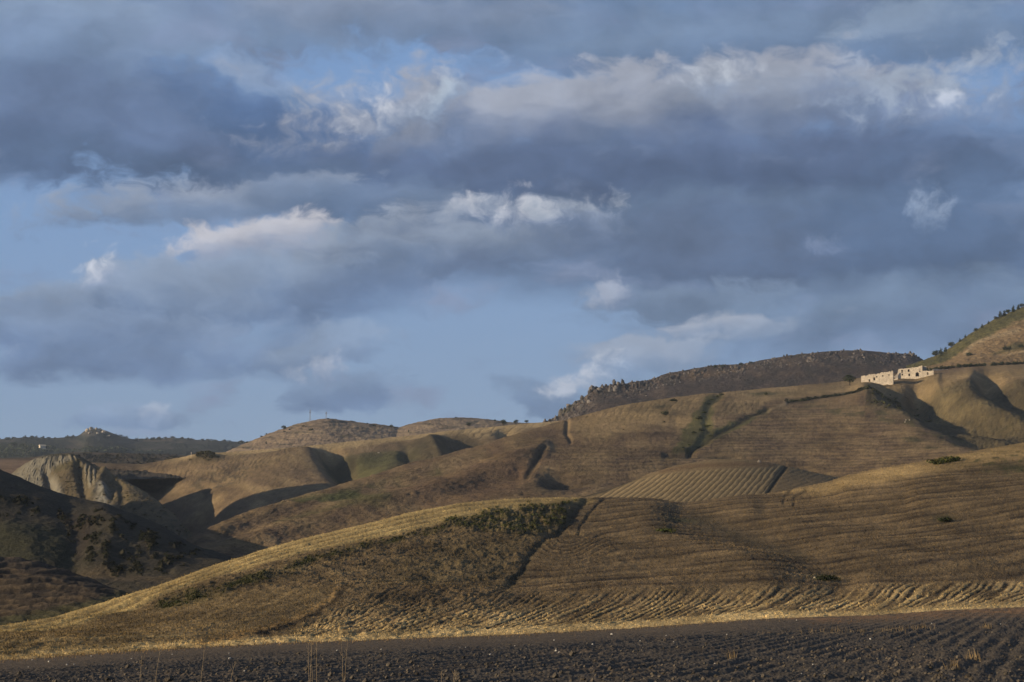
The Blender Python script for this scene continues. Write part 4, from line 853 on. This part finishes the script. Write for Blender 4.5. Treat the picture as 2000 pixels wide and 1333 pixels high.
scatter('gully_scrub', H3, H3.masks['gz'] * ss(fbm(H3.U / 20, H3.V / 9, 3, 301), -.1, .35) * ss(1830 - H3.U, 0, 60) * ss(800 - H3.V, 0, 10), 170, 5, (.075, .068, .028), 'dry scrub on the spur under the ruin', 4)
hl = line(H3.U, H3.V, [(1538, 784), (1600, 778), (1680, 768), (1716, 757)], 2.2)
scatter('hedge_scrub', H3, np.where(hl > .3, hl, 0), 150, 5.5, (.030, .032, .015), 'thin dark hedge line below the ruin', 5, leaves=22)
gro = inpoly(H8.U, H8.V, [(-60, 873), (60, 871), (120, 877), (240, 880), (330, 884), (240, 887), (100, 886), (60, 895), (-60, 898)], 2)
scatter('olive_grove', H8, gro, 420, 5.0, (.085, .095, .062), 'grey-green olive grove on the far slope', 6, leaves=20)
tb = ss(H8B.U, 130, 170) * ss(fbm(H8B.U / 40, H8B.V / 3.5, 2, 84), -.1, .2)
scatter('terrace_scrub', H8B, tb * (H8B.U < 400), 420, 4.0, (.032, .032, .018), 'dark scrub on the terrace above the badlands', 7, leaves=16)
scatter('badland_scrub', H9, ss(H9.U, 95, 140) * ss(fbm(H9.U / 16, H9.V / 9, 3, 321), -.05, .3) * (H9.V - H9.top[None] > 1), 260, 4.5, (.075, .062, .030), 'dry scrub on the brown flank of the badlands', 10, leaves=16)
kn = np.exp(-((H6.U - 402) / 22) ** 2 - ((H6.V - 897) / 8) ** 2)
scatter('knoll_scrub', H6, kn ** 2, 70, 6, (.05, .045, .022), 'brown scrub on the small knoll with the pale pillar', 8)
crest8 = ss(5 - (H8.V - H8.top[None]), 0, 4) * ss(fbm(H8.U / 14, H8.V * 0, 2, 88), -.2, .3) * ((H8.U < 150) | (H8.U > 225))
scatter('far_wood', H8, crest8 * (H8.U < 520) * (H8.U > -60), 330, 4.5, (.03, .034, .024), 'dark wood along the far skyline', 9, leaves=18)

scatter('weeds', H1, H1.masks['rows'] + .6 * H1.masks['fan'] + .4 * H1.masks['lsc'], 420, 2.6, (.060, .055, .026), 'small dark weeds dotted over the stubble slope', 21, leaves=9)
scatter('hill_weeds', H3, ss(H3.V - H3.top[None], 2, 12) * ss(fbm(H3.U / 60, H3.V / 20, 3, 311), -.1, .3) * (H3.U > 700), 500, 2.8, (.058, .052, .026), 'small dark tufts dotted over the brown hill', 22, leaves=9)
# --- rocks
def rock_mesh(seed, sub=2):
    bm_v = []; g = random.Random(seed)
    import bmesh
    bm = bmesh.new(); bmesh.ops.create_icosphere(bm, subdivisions=sub, radius=1.0)
    off = Vector((g.uniform(-50, 50), g.uniform(-50, 50), g.uniform(-50, 50))); sx, sy, sz = g.uniform(.7, 1.2), g.uniform(.7, 1.1), g.uniform(.7, 1.3)
    for v in bm.verts:
        n_ = v.co.normalized(); k_ = 1 + .35 * mnoise.noise(n_ * 1.3 + off) + .22 * mnoise.noise(n_ * 3.1 + off)
        for ax in range(5):
            d = Vector((g.Random if False else math.sin(ax * 2.4 + seed), math.cos(ax * 1.7 + seed * 1.3), math.sin(ax * 3.1 + seed * .7))).normalized(); k_ = min(k_, .82 / max(n_.dot(d), .2)) if n_.dot(d) > .78 else k_
        v.co = Vector((n_.x * sx, n_.y * sy, n_.z * sz)) * k_
    me = bpy.data.meshes.new('rock'); bm.to_mesh(me); bm.free()
    return me
def rock_proto(seed, mat, tint):
    me = rock_mesh(seed); me.materials.append(mat)
    at = me.color_attributes.new('tint', 'FLOAT_COLOR', 'POINT'); at.data.foreach_set('color', np.tile(np.array(tuple(tint) + (1.,), np.float32), len(me.vertices)))
    return me
GREY = [rock_proto(i, M_ROCK, t) for i, t in enumerate([(.085, .075, .066), (.12, .105, .092), (.065, .058, .052), (.15, .13, .11), (.055, .05, .046)])]
PALE = [rock_proto(20 + i, M_ROCK, t) for i, t in enumerate([(.30, .255, .19), (.25, .21, .16), (.34, .29, .22)])]
def rock(name, hill, u, v, sp, mesh, label, group, tall=1.0, cat='rock'):
    p = hill.at(u, v); s_ = sp * .5 * p.y / F
    o = bpy.data.objects.new(name, mesh); COL.objects.link(o); o.location = p + Vector((0, 0, .25 * s_)); o.scale = (s_, s_, s_ * tall)
    o.rotation_euler = (random.uniform(-.3, .3), random.uniform(-.3, .3), random.uniform(0, 6.28)); tag(o, label, cat, group); return o
crag = [(1096, 812), (1104, 806), (1110, 803), (1112, 796), (1120, 806), (1124, 795), (1128, 786), (1136, 782), (1140, 790), (1146, 777), (1152, 772), (1156, 764), (1164, 762), (1170, 766), (1176, 759), (1184, 757), (1192, 755), (1200, 754), (1208, 756), (1216, 751), (1192, 764), (1204, 764), (1136, 798), (1150, 786)]
for k_, (u, v) in enumerate(crag):
    rock('boulder', H4, u, max(v, top_of(H4, u) + 1.5), random.uniform(8, 14), GREY[k_ % 5], f'{ORD[k_]} boulder counted up the jagged left end of the rocky hill', 'boulders of the jagged left end', random.uniform(1.0, 1.6), 'boulder')
for k_ in range(170):
    u = random.uniform(1215, 1795); v = top_of(H4, u) + random.choice([1, 2, 4, 7, 11, 16, 22]) * random.uniform(.6, 1.3)
    rock('boulder', H4, u, v, random.uniform(2.5, 6.5), GREY[k_ % 5], 'small grey boulder scattered over the upper face of the rocky hill', 'boulders scattered on the rocky hill', random.uniform(.8, 1.3), 'boulder')
for k_, (u, dv, sp) in enumerate([(1778, -6, 7), (1784, -3, 8), (1789, 0, 7), (1774, 1, 6), (1794, 1, 6), (1782, 3, 7)]):
    rock('boulder', H4, u, top_of(H4, u) + 2 + dv * .3, sp, GREY[k_ % 5], ('upper left', 'topmost', 'upper right', 'lower left', 'lower right', 'lowest')[k_] + ' boulder of the rock pile at the right end of the rocky hill', 'boulders in the rock pile', 1.3, 'boulder')
for k_, (u, dv, sp, tl) in enumerate([(171, 6, 12, 1.0), (179, 7, 12, .8), (187, 7, 12, .75), (195, 7, 11, .8), (203, 8, 11, .7), (211, 10, 9, .6), (190, 11, 8, .6), (176, 10, 8, .7)]):
    rock('cliff_rock', H8, u, top_of(H8, u) + dv, sp, PALE[k_ % 3], f'{ORD[k_]} pale cliff rock from the left on the far plateau cap' if k_ < 6 else ('pale rock low in the middle of the far plateau cap', 'pale rock low at the left of the far plateau cap')[k_ - 6], 'pale cliff rocks of the far cap', tl, 'rock')
rock('pale_rock', H1, 1593, 1133, 8, PALE[0], 'pale rock beside the brown bush low on the stubble slope', None, .8)
rock('pale_rock', H1, 660, 1147, 5, PALE[2], 'small white rock at the corner of the mown field', None, .8)
rock('pale_rock', H2, 1483, 903, 8, PALE[1], 'pale rock on the edge above the furrowed knoll', None, .9)
for k_, (u, v) in enumerate([(1771, 822), (1776, 821), (739, 886), (1768, 824)]):
    rock('pale_rock', H3 if u > 1000 else H6, u, v, 4, PALE[k_ % 3], 'small pale rock among grass at the foot of the gullies' if u > 1000 else 'tiny white rock above the green hollow', 'small pale rocks below the gullies' if u > 1000 else None, .8)
# white stones lying on the ploughed field
stones = [(63, 1290), (95, 1294), (178, 1283), (130, 1300), (145, 1299), (56, 1306), (213, 1308), (257, 1289), (337, 1280), (447, 1279), (448, 1288), (478, 1315), (546, 1258), (579, 1326), (658, 1272), (899, 1267), (910, 1268), (957, 1281), (745, 1270),
          (1006, 1264), (1028, 1270), (1083, 1252), (1086, 1273), (1092, 1275), (1158, 1261), (1250, 1255), (1316, 1257), (1301, 1243), (1195, 1240), (1396, 1298), (1556, 1212), (1700, 1249), (1954, 1221), (1610, 1318), (1566, 1319), (1588, 1303), (1820, 1220), (1420, 1241)]
SM = [rock_proto(40 + i, M_STONE, (.4, .36, .3)) for i in range(3)]
for k_, (u, v) in enumerate(stones):
    p = field_at(u, v); s_ = random.uniform(2.2, 4.2) * .5 * p.y / F
    o = bpy.data.objects.new('stone', SM[k_ % 3]); COL.objects.link(o); o.location = p + Vector((0, 0, s_ * .5)); o.scale = (s_ * 1.3, s_, s_); o.rotation_euler = (0, 0, random.uniform(0, 6)); tag(o, 'small white stone lying on the dark ploughed soil', 'stone', 'white stones on the ploughed soil')
# clods of earth
def clods():
    uu, fr, X, Y, Z, V = FIELD; g = np.random.default_rng(5); n = 1800
    jj = g.integers(0, len(uu), n); vv = 1345 - 110 * g.random(n) ** 1.25; cos_, qs, ts = [], [], []
    tm = []
    for i in range(6):
        me = rock_mesh(200 + i, 1); co = np.empty(len(me.vertices) * 3); me.vertices.foreach_get('co', co); tm.append((co.reshape(-1, 3), np.array([list(p.vertices) for p in me.polygons]))); bpy.data.meshes.remove(me)
    vb = curve(EDGE, uu, 20); b = 0
    for k_ in range(n):
        j = jj[k_]
        if vv[k_] < vb[j] + 26 + 8 * math.sin(uu[j] / 60): continue
        i = int(np.argmin(abs(V[:, j] - vv[k_]))); co, q = tm[k_ % 6]; s_ = g.uniform(.03, .10) * (1.9 if g.random() < .05 else 1)
        cos_.append(co * s_ * np.array([1, 1, .75]) + (X[i, j] + g.uniform(-.1, .1), Y[i, j], Z[i, j] + s_ * .25)); qs.append(q + b); ts.append(np.tile(np.array(SOIL) * g.uniform(.75, 1.5), (len(co), 1))); b += len(co)
    tag(quads_object('soil_clods', np.concatenate(cos_), np.concatenate(qs), np.concatenate(ts), M_SOIL, 'stuff', False), 'clods of dark earth turned up by the plough', 'clods')
clods()
# dry grass and stubble
def blades(name, P, hgt, colr, label, seed, wid=.25, lean=.35):
    g = np.random.default_rng(seed); n = len(P); a = g.uniform(0, 6.28, n); d = np.stack([np.cos(a), np.sin(a), 0 * a], 1)
    h_ = (hgt * g.uniform(.5, 1.4, n))[:, None]; tip = P + np.array([0, 0, 1.]) * h_ + np.stack([g.normal(size=n), g.normal(size=n), 0 * a], 1) * h_ * lean
    w_ = h_ * wid; co = np.stack([P - d * w_ - [0, 0, .04], P + d * w_ - [0, 0, .04], tip], 1).reshape(-1, 3); q = np.arange(3 * n).reshape(n, 3)
    t = colr * (1 + .2 * g.uniform(-1, 1, (n, 1)))
    tag(quads_object(name, co, q, np.repeat(t, 3, 0), M_LEAF, 'stuff', False), label, 'grass')
def stubble():
    g = np.random.default_rng(11); h = H1
    w_ = (h.front * (h.g > .0) * (h.U > -60) * (h.U < 2060) * (1 - .8 * (h.C[..., 1] > h.C[..., 0]))).ravel().astype(float); w_ /= w_.sum(); n = 65000
    idx = g.choice(w_.size, n, p=w_); P = np.stack([h.X.ravel()[idx], h.Y.ravel()[idx], h.Z.ravel()[idx]], 1)
    P[:, 0] += g.normal(size=n) * .15; C = albedo(h.C.reshape(-1, 3)[idx]); 
    blades('stubble', P, .055 + .13 * (P[:, 1] / 450), C * 1.05, 'short dry stubble and grass covering the near hill', 12, wid=.55, lean=.6)
    uu = g.uniform(-60, 2060, 3000); vb = curve(EDGE, uu, 20); P = []; C = []
    for u, v in zip(uu, vb):
        dv = abs(g.normal()) * 2.5 if u < 1580 else g.uniform(-4, 16); P.append(field_at(u, v + dv)); C.append(RED if u > 1560 else (.33, .21, .09))
    P = np.array([tuple(p) for p in P]); blades('dry_grass', P, .17, np.array(C) * .62, 'dry reddish grass along the edge of the ploughed field', 13, wid=.12)
    P = []
    for u, v, n_, s_ in ((1929, 1228, 60, 6), (1795, 1230, 60, 12), (1640, 1236, 90, 60), (1755, 1232, 40, 12), (1430, 1290, 30, 5), (1865, 1310, 40, 8), (1900, 1290, 40, 10)):
        for _ in range(n_): P.append(tuple(field_at(u + random.gauss(0, s_), v + random.gauss(0, 1.5))))
    blades('straw_tufts', np.array(P), .3, np.tile(np.array((.20, .14, .07)), (len(P), 1)), 'tufts of pale straw standing in the ploughed soil', 14, wid=.05)
stubble()
# tall dry stalks close to the camera
stalks = [(273, 1296, 2, 'short bare dry stalk at the left of the foreground'), (303, 1264, 8, 'tall dry stalk leaning right at the left of the foreground'), (391, 1268, 6, 'dry stalk with a bent tip left of the tall cluster'), (449, 1300, 9, 'slanting dry stalk left of the tall cluster'),
          (604, 1268, -3, 'leftmost stalk of the tight cluster of dry stalks'), (606, 1262, 2, 'middle stalk of the tight cluster of dry stalks'), (610, 1282, -4, 'rightmost stalk of the tight cluster of dry stalks'), (619, 1246, 0, 'tallest single straight dry stalk in the foreground'),
          (671, 1264, -6, 'left arm of the forked pair of dry stalks'), (673, 1261, 5, 'right arm of the forked pair of dry stalks'), (861, 1318, 1, 'short dry stalk low in the middle of the foreground'), (886, 1320, 2, 'short thin stalk right of the middle of the foreground')]
for k_, (u, vt, ln, lb) in enumerate(stalks):
    p = field_at(u, 1341); hgt = (1344 - vt) * p.y / F; dx = ln * p.y / F; e = empty('dry_stalk', p); tag(e, lb, 'stalk', 'dry stalks in the foreground')
    m = MB(); g = random.Random(k_); pts = [(0, 0, -.05), (dx * .3 + g.uniform(-.01, .01), 0, hgt * .35), (dx * .65 + g.uniform(-.015, .015), .02, hgt * .7), (dx, .03, hgt)]; m.tube(pts, [.007, .006, .005, .003], 5); stem = m.build('stem', M_STRAW, e)
    for b_ in range(g.randint(2, 4)):
        t = g.uniform(.45, .92); c = Vector(pts[1]).lerp(Vector(pts[3]), t); s_ = g.choice((-1, 1)); m = MB(); ln_ = g.uniform(.06, .16)
        m.tube([c, c + Vector((s_ * ln_ * .5, .01, ln_ * .6)), c + Vector((s_ * ln_ * .6, .01, ln_ * 1.3))], [.005, .004, .003], 4); m.build('branch', M_STRAW, stem)
    m = MB(); m.tube([pts[3], (dx + .004, .03, hgt + .03), (dx + .006, .03, hgt + .06)], [.006, .012, .003], 6); m.build('seed_head', M_STRAW, stem)

# ------------------------------------------------------------------ buildings
def wall(mb, L_, top, t, openings, x0=0.0, y0=0.0, z0=-6.0, arches=()):
    """an upright wall along x with a broken top line and real openings (x0,x1,z0,z1); front face at y0"""
    xs = sorted({0.0, L_} | {o[0] for o in openings} | {o[1] for o in openings} | {p[0] for p in top} | {a + k_ * (b - a) / 6 for a, b, *_ in arches for k_ in range(7)})
    xs = [x for x in xs if 0 <= x <= L_]
    for a, b in zip(xs[:-1], xs[1:]):
        if b - a < 1e-4: continue
        m_ = (a + b) / 2; za, zb = np.interp(a, *zip(*top)), np.interp(b, *zip(*top)); gaps = sorted([(o[2], o[3]) for o in openings if o[0] - 1e-6 <= m_ <= o[1]] +
            [(c, d + (e - d) * math.sqrt(max(0, 1 - ((m_ - (p + q_) / 2) / ((q_ - p) / 2)) ** 2))) for p, q_, c, d, e in arches if p < m_ < q_])
        lo = z0
        for g0, g1 in gaps:
            if g0 > lo: _slab(mb, x0 + a, x0 + b, y0, y0 + t, lo, lo, g0, g0)
            lo = max(lo, g1)
        if min(za, zb) > lo: _slab(mb, x0 + a, x0 + b, y0, y0 + t, lo, lo, za, zb)
def _slab(mb, xa, xb, ya, yb, la, lb, ha, hb):
    b = len(mb.v); mb.v += [(xa, ya, la), (xb, ya, lb), (xb, yb, lb), (xa, yb, la), (xa, ya, ha), (xb, ya, hb), (xb, yb, hb), (xa, yb, ha)]
    mb.f += [tuple(b + i for i in q) for q in ((0, 3, 2, 1), (4, 5, 6, 7), (0, 1, 5, 4), (1, 2, 6, 5), (2, 3, 7, 6), (3, 0, 4, 7))]
def ragged(x0, x1, z, step, amp, g):
    n = max(2, int((x1 - x0) / step)); return [(x0 + (x1 - x0) * i / n, (z(x0 + (x1 - x0) * i / n) if callable(z) else z) + g.uniform(-amp, amp)) for i in range(n + 1)]
def ruin():
    px = H3.at(1681.5, 747.0).y / F; YAW = math.radians(-14); cy = math.cos(YAW)
    g = random.Random(4)
    # --- barn, photograph x 1681 to 1742
    def place(u, vbase): 
        x, y, z = unproj(np.array(float(u)), np.array(float(vbase)), 1800.0); return Vector((float(x), float(y), float(z)))
    p0 = H3.at(1681.5, 747.0); e = empty('ruined_barn', p0, YAW); tag(e, 'long low roofless barn with broken sunlit walls left of the main ruin', 'ruin', 'ruined farm buildings')
    L_ = 60 * px / cy; up = lambda x: .13 * x - .5
    f = 1 / cy * px; X = lambda u: (u - 1681.5) * f
    m = MB(); tops = ragged(0, L_, lambda x: 5.7 + .13 * x, 1.1, .33, g)
    tops += []; tops = sorted(tops)
    for (u, d) in ((1690.5, 1.5), (1692.5, .9), (1700, .8), (1708, 1.6), (1710.5, 1.0), (1716, .8), (1724, 1.7), (1726.5, .9), (1732, .6), (1737, 1.2)):
        x = X(u); z_ = np.interp(x, *zip(*tops)); tops = sorted(tops + [(x - .55, z_), (x, z_ - d), (x + .55, z_)])
    op = [(X(1709.5), X(1712.2), 3.7 + up(X(1711)) - 1.0, 4.9 + up(X(1711)) - 1.0), (X(1720.8), X(1723.6), 4.1 + up(X(1722)) - 1.4, 5.3 + up(X(1722)) - 1.4), (X(1732.6), X(1735.2), 4.2 + up(X(1734)) - 1.4, 5.3 + up(X(1734)) - 1.4),
          (X(1695.5), X(1698.3), .3 + up(X(1697)) - .2, 2.4 + up(X(1697)) - .2), (X(1704.5), X(1707.8), .6 + up(X(1708)) - .2, 3.2 + up(X(1708)) - .2)]
    wall(m, L_, tops, .7, op); m.build('front_wall', M_WALL, e)
    m = MB(); wall(m, L_, ragged(0, L_, lambda x: 5.5 + .13 * x, 1.5, .5, g), .7, [], y0=8.0); m.build('back_wall', M_WALLIN, e)
    for x_, nm in ((.0, 'end_wall'), (L_ - .7, 'end_wall')):
        m = MB(); z_ = 5.2 + .13 * x_; m.box(x_, x_ + .7, .7, 8.0, -6, z_ + .15); m.build(nm, M_WALL, e)
    for x_ in (X(1700), X(1716), X(1730)):
        m = MB(); m.box(x_, x_ + .6, .7, 8.0, -6, 4.4 + .13 * x_); m.build('cross_wall', M_WALLIN, e)
    m = MB(); b_ = len(m.v); _slab(m, .7, L_ - .7, .72, 7.98, 4.3, 4.3 + .13 * L_, 4.6, 4.6 + .13 * L_); m.build('shade_slab', M_WALLIN, e)  # slab added inside so that the barn openings look dark
    # --- main block, photograph x 1753.5 to 1799, and its lower wing to 1819
    p1 = H3.at(1753.0, 737.5); e = empty('ruined_farmhouse', p1, YAW); tag(e, 'tall roofless two-storey farmhouse ruin with arched gate and dark windows', 'ruin', 'ruined farm buildings')
    f = p1.y / F / cy; X = lambda u: (u - 1753.0) * f; Z = lambda u, v: (737.5 - v) * p1.y / F + .0
    L_ = X(1798.8); m = MB()
    tops = ragged(0, L_, lambda x: Z(0, 719.0) + (x / L_) * 2.0, 1.2, .22, g); tops[0] = (0, Z(0, 721.5)); tops = [t for t in tops if t[0] < X(1793) or t[0] >= L_ - 1e-6]; tops += [(X(1793.2), Z(0, 714.2)), (L_ - .8, Z(0, 713.0))]; tops = sorted(tops); tops[-1] = (L_, Z(0, 713.2))
    op = [(X(1759.2), X(1762.2), Z(0, 726), Z(0, 720.4)), (X(1771.6), X(1774.8), Z(0, 724.2), Z(0, 719.6)), (X(1792.3), X(1795.3), Z(0, 725), Z(0, 718.2)), (X(1759.8), X(1762.3), Z(0, 731.4), Z(0, 728)), (X(1772.5), X(1775.5), Z(0, 733), Z(0, 728.2)), (X(1782), X(1783), Z(0, 722.6), Z(0, 720.6))]
    wall(m, L_, tops, .8, op, arches=[(X(1786), X(1792.2), Z(0, 734), Z(0, 728.6), Z(0, 725.4))]); fw = m.build('front_wall', M_WALL, e)
    for (a, b, c, d) in op[:3]:
        m = MB(); m.box(a - .18, b + .18, -.12, -.003, c - .28, c - .003); m.build('window_sill', M_WALLIN, fw)
    m = MB(); wall(m, L_ - .003, ragged(0, L_ - .003, Z(0, 716.0), 1.6, .5, g), .8, [], y0=9.0); m.build('back_wall', M_WALLIN, e)
    m = MB(); m.box(.003, .8, .8, 9.0, -6, Z(0, 720.5)); m.build('end_wall', M_WALL, e)
    m = MB(); m.box(L_ - .8, L_ - .003, .8, 9.8, -6, Z(0, 712.2)); m.box(L_ - .003, L_ + 3.2, 8.2, 9.0, -6, Z(0, 712.4)); m.build('end_wall', M_WALLIN, e)
    m = MB(); m.box(.82, L_ - .82, .82, 8.98, Z(0, 727.2), Z(0, 726.6)); m.box(.82, L_ - 6, .82, 8.98, Z(0, 720), Z(0, 719.3)); m.build('inner_shade_slab', M_WALLIN, e)  # slabs added within the shell to darken the windows
    m = MB(); m.box(X(1767), X(1767) + .6, .8, 9.0, -6, Z(0, 719)); m.build('cross_wall', M_WALLIN, e)
    m = MB(); W = X(1819.5) - L_; wall(m, W, ragged(0, W, Z(0, 723.6), 1.3, .2, g), .7, [], x0=L_ + .004, y0=.05, arches=[(X(1806.5) - L_, X(1810) - L_, Z(0, 731.2), Z(0, 728), Z(0, 725.6))]); m.build('lean_to_wall', M_WALL, e)
    m = MB(); m.box(L_ + W - .7, L_ + W - .003, .76, 8.0, -6, Z(0, 724)); m.build('lean_to_end_wall', M_WALLIN, e)
    # --- tumbled yard wall closing the gap, with the collapsed doorway
    p2 = H3.at(1742.0, 739.0); e = empty('collapsed_wall', p2, YAW); tag(e, 'collapsed wall with a gaping hole between barn and farmhouse', 'wall')
    f = p2.y / F / cy; m = MB(); W = 11.0 * f; wall(m, W, [(0, 6.2), (W * .25, 3.4), (W * .5, 4.2), (W * .8, 5.6), (W, 7.4)], .6, [(W * .2, W * .45, .6, 3.0)], y0=4.0); m.build('stonework', M_WALLIN, e)
    m = MB(); wall(m, W, [(0, 1.4), (W * .4, .8), (W, 1.7)], .6, [], y0=0.3); m.build('rubble_sill', M_WALL, e)
    # --- low dry stone wall behind, right of the ruin
    p3 = H3.at(1822, top_of(H3, 1822) + 4); e = empty('field_wall', p3 - Vector((0, 0, .5)), math.radians(12)); tag(e, 'low dark yard wall running right from the farmhouse ruin', 'wall')
    m = MB(); wall(m, 22, ragged(0, 22, 2.2, 1.5, .3, g), .6, []); m.build('stonework', M_WALLIN, e)
ruin()
# far white house
def far_house():
    p = H8.at(82, 877); s_ = p.y / F; e = empty('white_house', p, math.radians(30)); tag(e, 'small white far house with flat pale roof beside dark trees', 'house')
    w_, d, h_ = 11 * s_, 8 * s_, 7.5 * s_
    m = MB(); m.box(-w_ / 2, w_ / 2, -d / 2, d / 2, -6, h_); m.build('wall', M_WALL, e)
    m = MB(); b = len(m.v); m.v += [(-w_ / 2 - 1, -d / 2 - 1, h_ + .02), (w_ / 2 + 1, -d / 2 - 1, h_ + .02), (w_ / 2 + 1, d / 2 + 1, h_ + .02), (-w_ / 2 - 1, d / 2 + 1, h_ + .02), (-w_ / 2 - 1, 0, h_ + 2.2 * s_), (w_ / 2 + 1, 0, h_ + 2.2 * s_)]
    m.f += [(0, 1, 5, 4), (2, 3, 4, 5), (0, 4, 3), (1, 2, 5), (3, 2, 1, 0)]; m.build('roof', M_WALL, e)
    for x in (-.28, .05, .3):
        m = MB(); m.box(w_ * x, w_ * x + 1.6 * s_, -d / 2 - .12, -d / 2 - .02, h_ * .5, h_ * .5 + 2 * s_); m.build('window', M_STEEL, e)
far_house()
def pillar():
    p = H6.at(373, top_of(H6, 373) + 2); s_ = p.y / F; e = empty('stone_pillar', p); tag(e, 'slim pale pillar standing on the small scrubby knoll', 'pillar')
    m = MB(); m.box(-.8 * s_, .8 * s_, -.8 * s_, .8 * s_, -1, 1.2 * s_); m.build('plinth', M_WALL, e)
    m = MB(); m.tube([(0, 0, 1.2 * s_), (0, 0, 6.5 * s_)], [.6 * s_, .5 * s_], 8); m.build('shaft', M_WALL, e)
    m = MB(); m.box(-.7 * s_, .7 * s_, -.7 * s_, .7 * s_, 6.5 * s_, 7.4 * s_); m.build('cap', M_WALL, e)
pillar()
def mast(hill, u, hp, label, wb, name='lattice_mast'):
    p = hill.at(u, top_of(hill, u) + 1.5); s_ = p.y / F; H_ = hp * s_; w_ = wb * s_ / 2; e = empty(name, p - Vector((0, 0, .5))); tag(e, label, 'mast')
    cr = lambda z: w_ * (1 - .72 * z / H_)
    for sx, sy in ((1, 1), (1, -1), (-1, 1), (-1, -1)):
        m = MB(); m.tube([(sx * cr(0), sy * cr(0), 0), (sx * cr(H_), sy * cr(H_), H_)], .13, 4); m.build('leg', M_STEEL, e)
    n = 9; m = MB()
    for i in range(n):
        z0, z1 = H_ * i / n, H_ * (i + 1) / n; a, b = cr(z0), cr(z1)
        for s0 in (1, -1):
            m.tube([(-a, s0 * a, z0), (b, s0 * b, z1)], .07, 3); m.tube([(a, s0 * a, z0), (-b, s0 * b, z1)], .07, 3); m.tube([(s0 * a, -a, z0), (s0 * b, b, z1)], .07, 3)
    m.build('bracing', M_STEEL, e)
    for zf in (.78, .93):
        m = MB(); m.box(-cr(H_ * zf) - .7, cr(H_ * zf) + .7, -.5, .5, H_ * zf, H_ * zf + 1.0); m.build('antenna', M_STEEL, e)
    m = MB(); m.tube([(0, 0, H_), (0, 0, H_ + 2.2)], .1, 5); m.build('spike', M_STEEL, e)
mast(H7, 605, 23, 'taller left lattice mast on the round brown hill', 3.2); mast(H7, 636.5, 14, 'shorter right lattice mast on top of the round brown hill', 2.4)
for u, hp, lb in ((270, 10, 'thicker left pole on the far plateau skyline'), (284.5, 10, 'thin right pole on the far plateau skyline')):
    p = H8.at(u, top_of(H8, u) + 2); s_ = p.y / F; e = empty('pole', p - Vector((0, 0, 1))); tag(e, lb, 'pole')
    m = MB(); m.tube([(0, 0, 0), (0, 0, hp * s_)], [.5, .3], 6); m.build('shaft', M_STEEL, e)
    m = MB(); m.box(-1.6, 1.6, -.2, .2, hp * s_ * .82, hp * s_ * .82 + .5); m.build('crossbar', M_STEEL, e)

# ------------------------------------------------------------------ air
def haze():
    m = MB(); m.box(-7900, 7900, -1400, 9900, -15.5, 470); mat = bpy.data.materials.new('thin_air'); mat.use_nodes = True; N = mat.node_tree.nodes; N.clear()
    v = N.new('ShaderNodeVolumePrincipled'); v.inputs['Color'].default_value = (.72, .84, 1.0, 1); v.inputs['Density'].default_value = HAZE; v.inputs['Anisotropy'].default_value = 0.0
    o_ = N.new('ShaderNodeOutputMaterial'); mat.node_tree.links.new(v.outputs[0], o_.inputs['Volume'])
    o = m.build('haze', mat); tag(o, 'thin blue haze in the air over the valley', 'haze', None, 'stuff')
HAZE = 2.6e-5
haze()
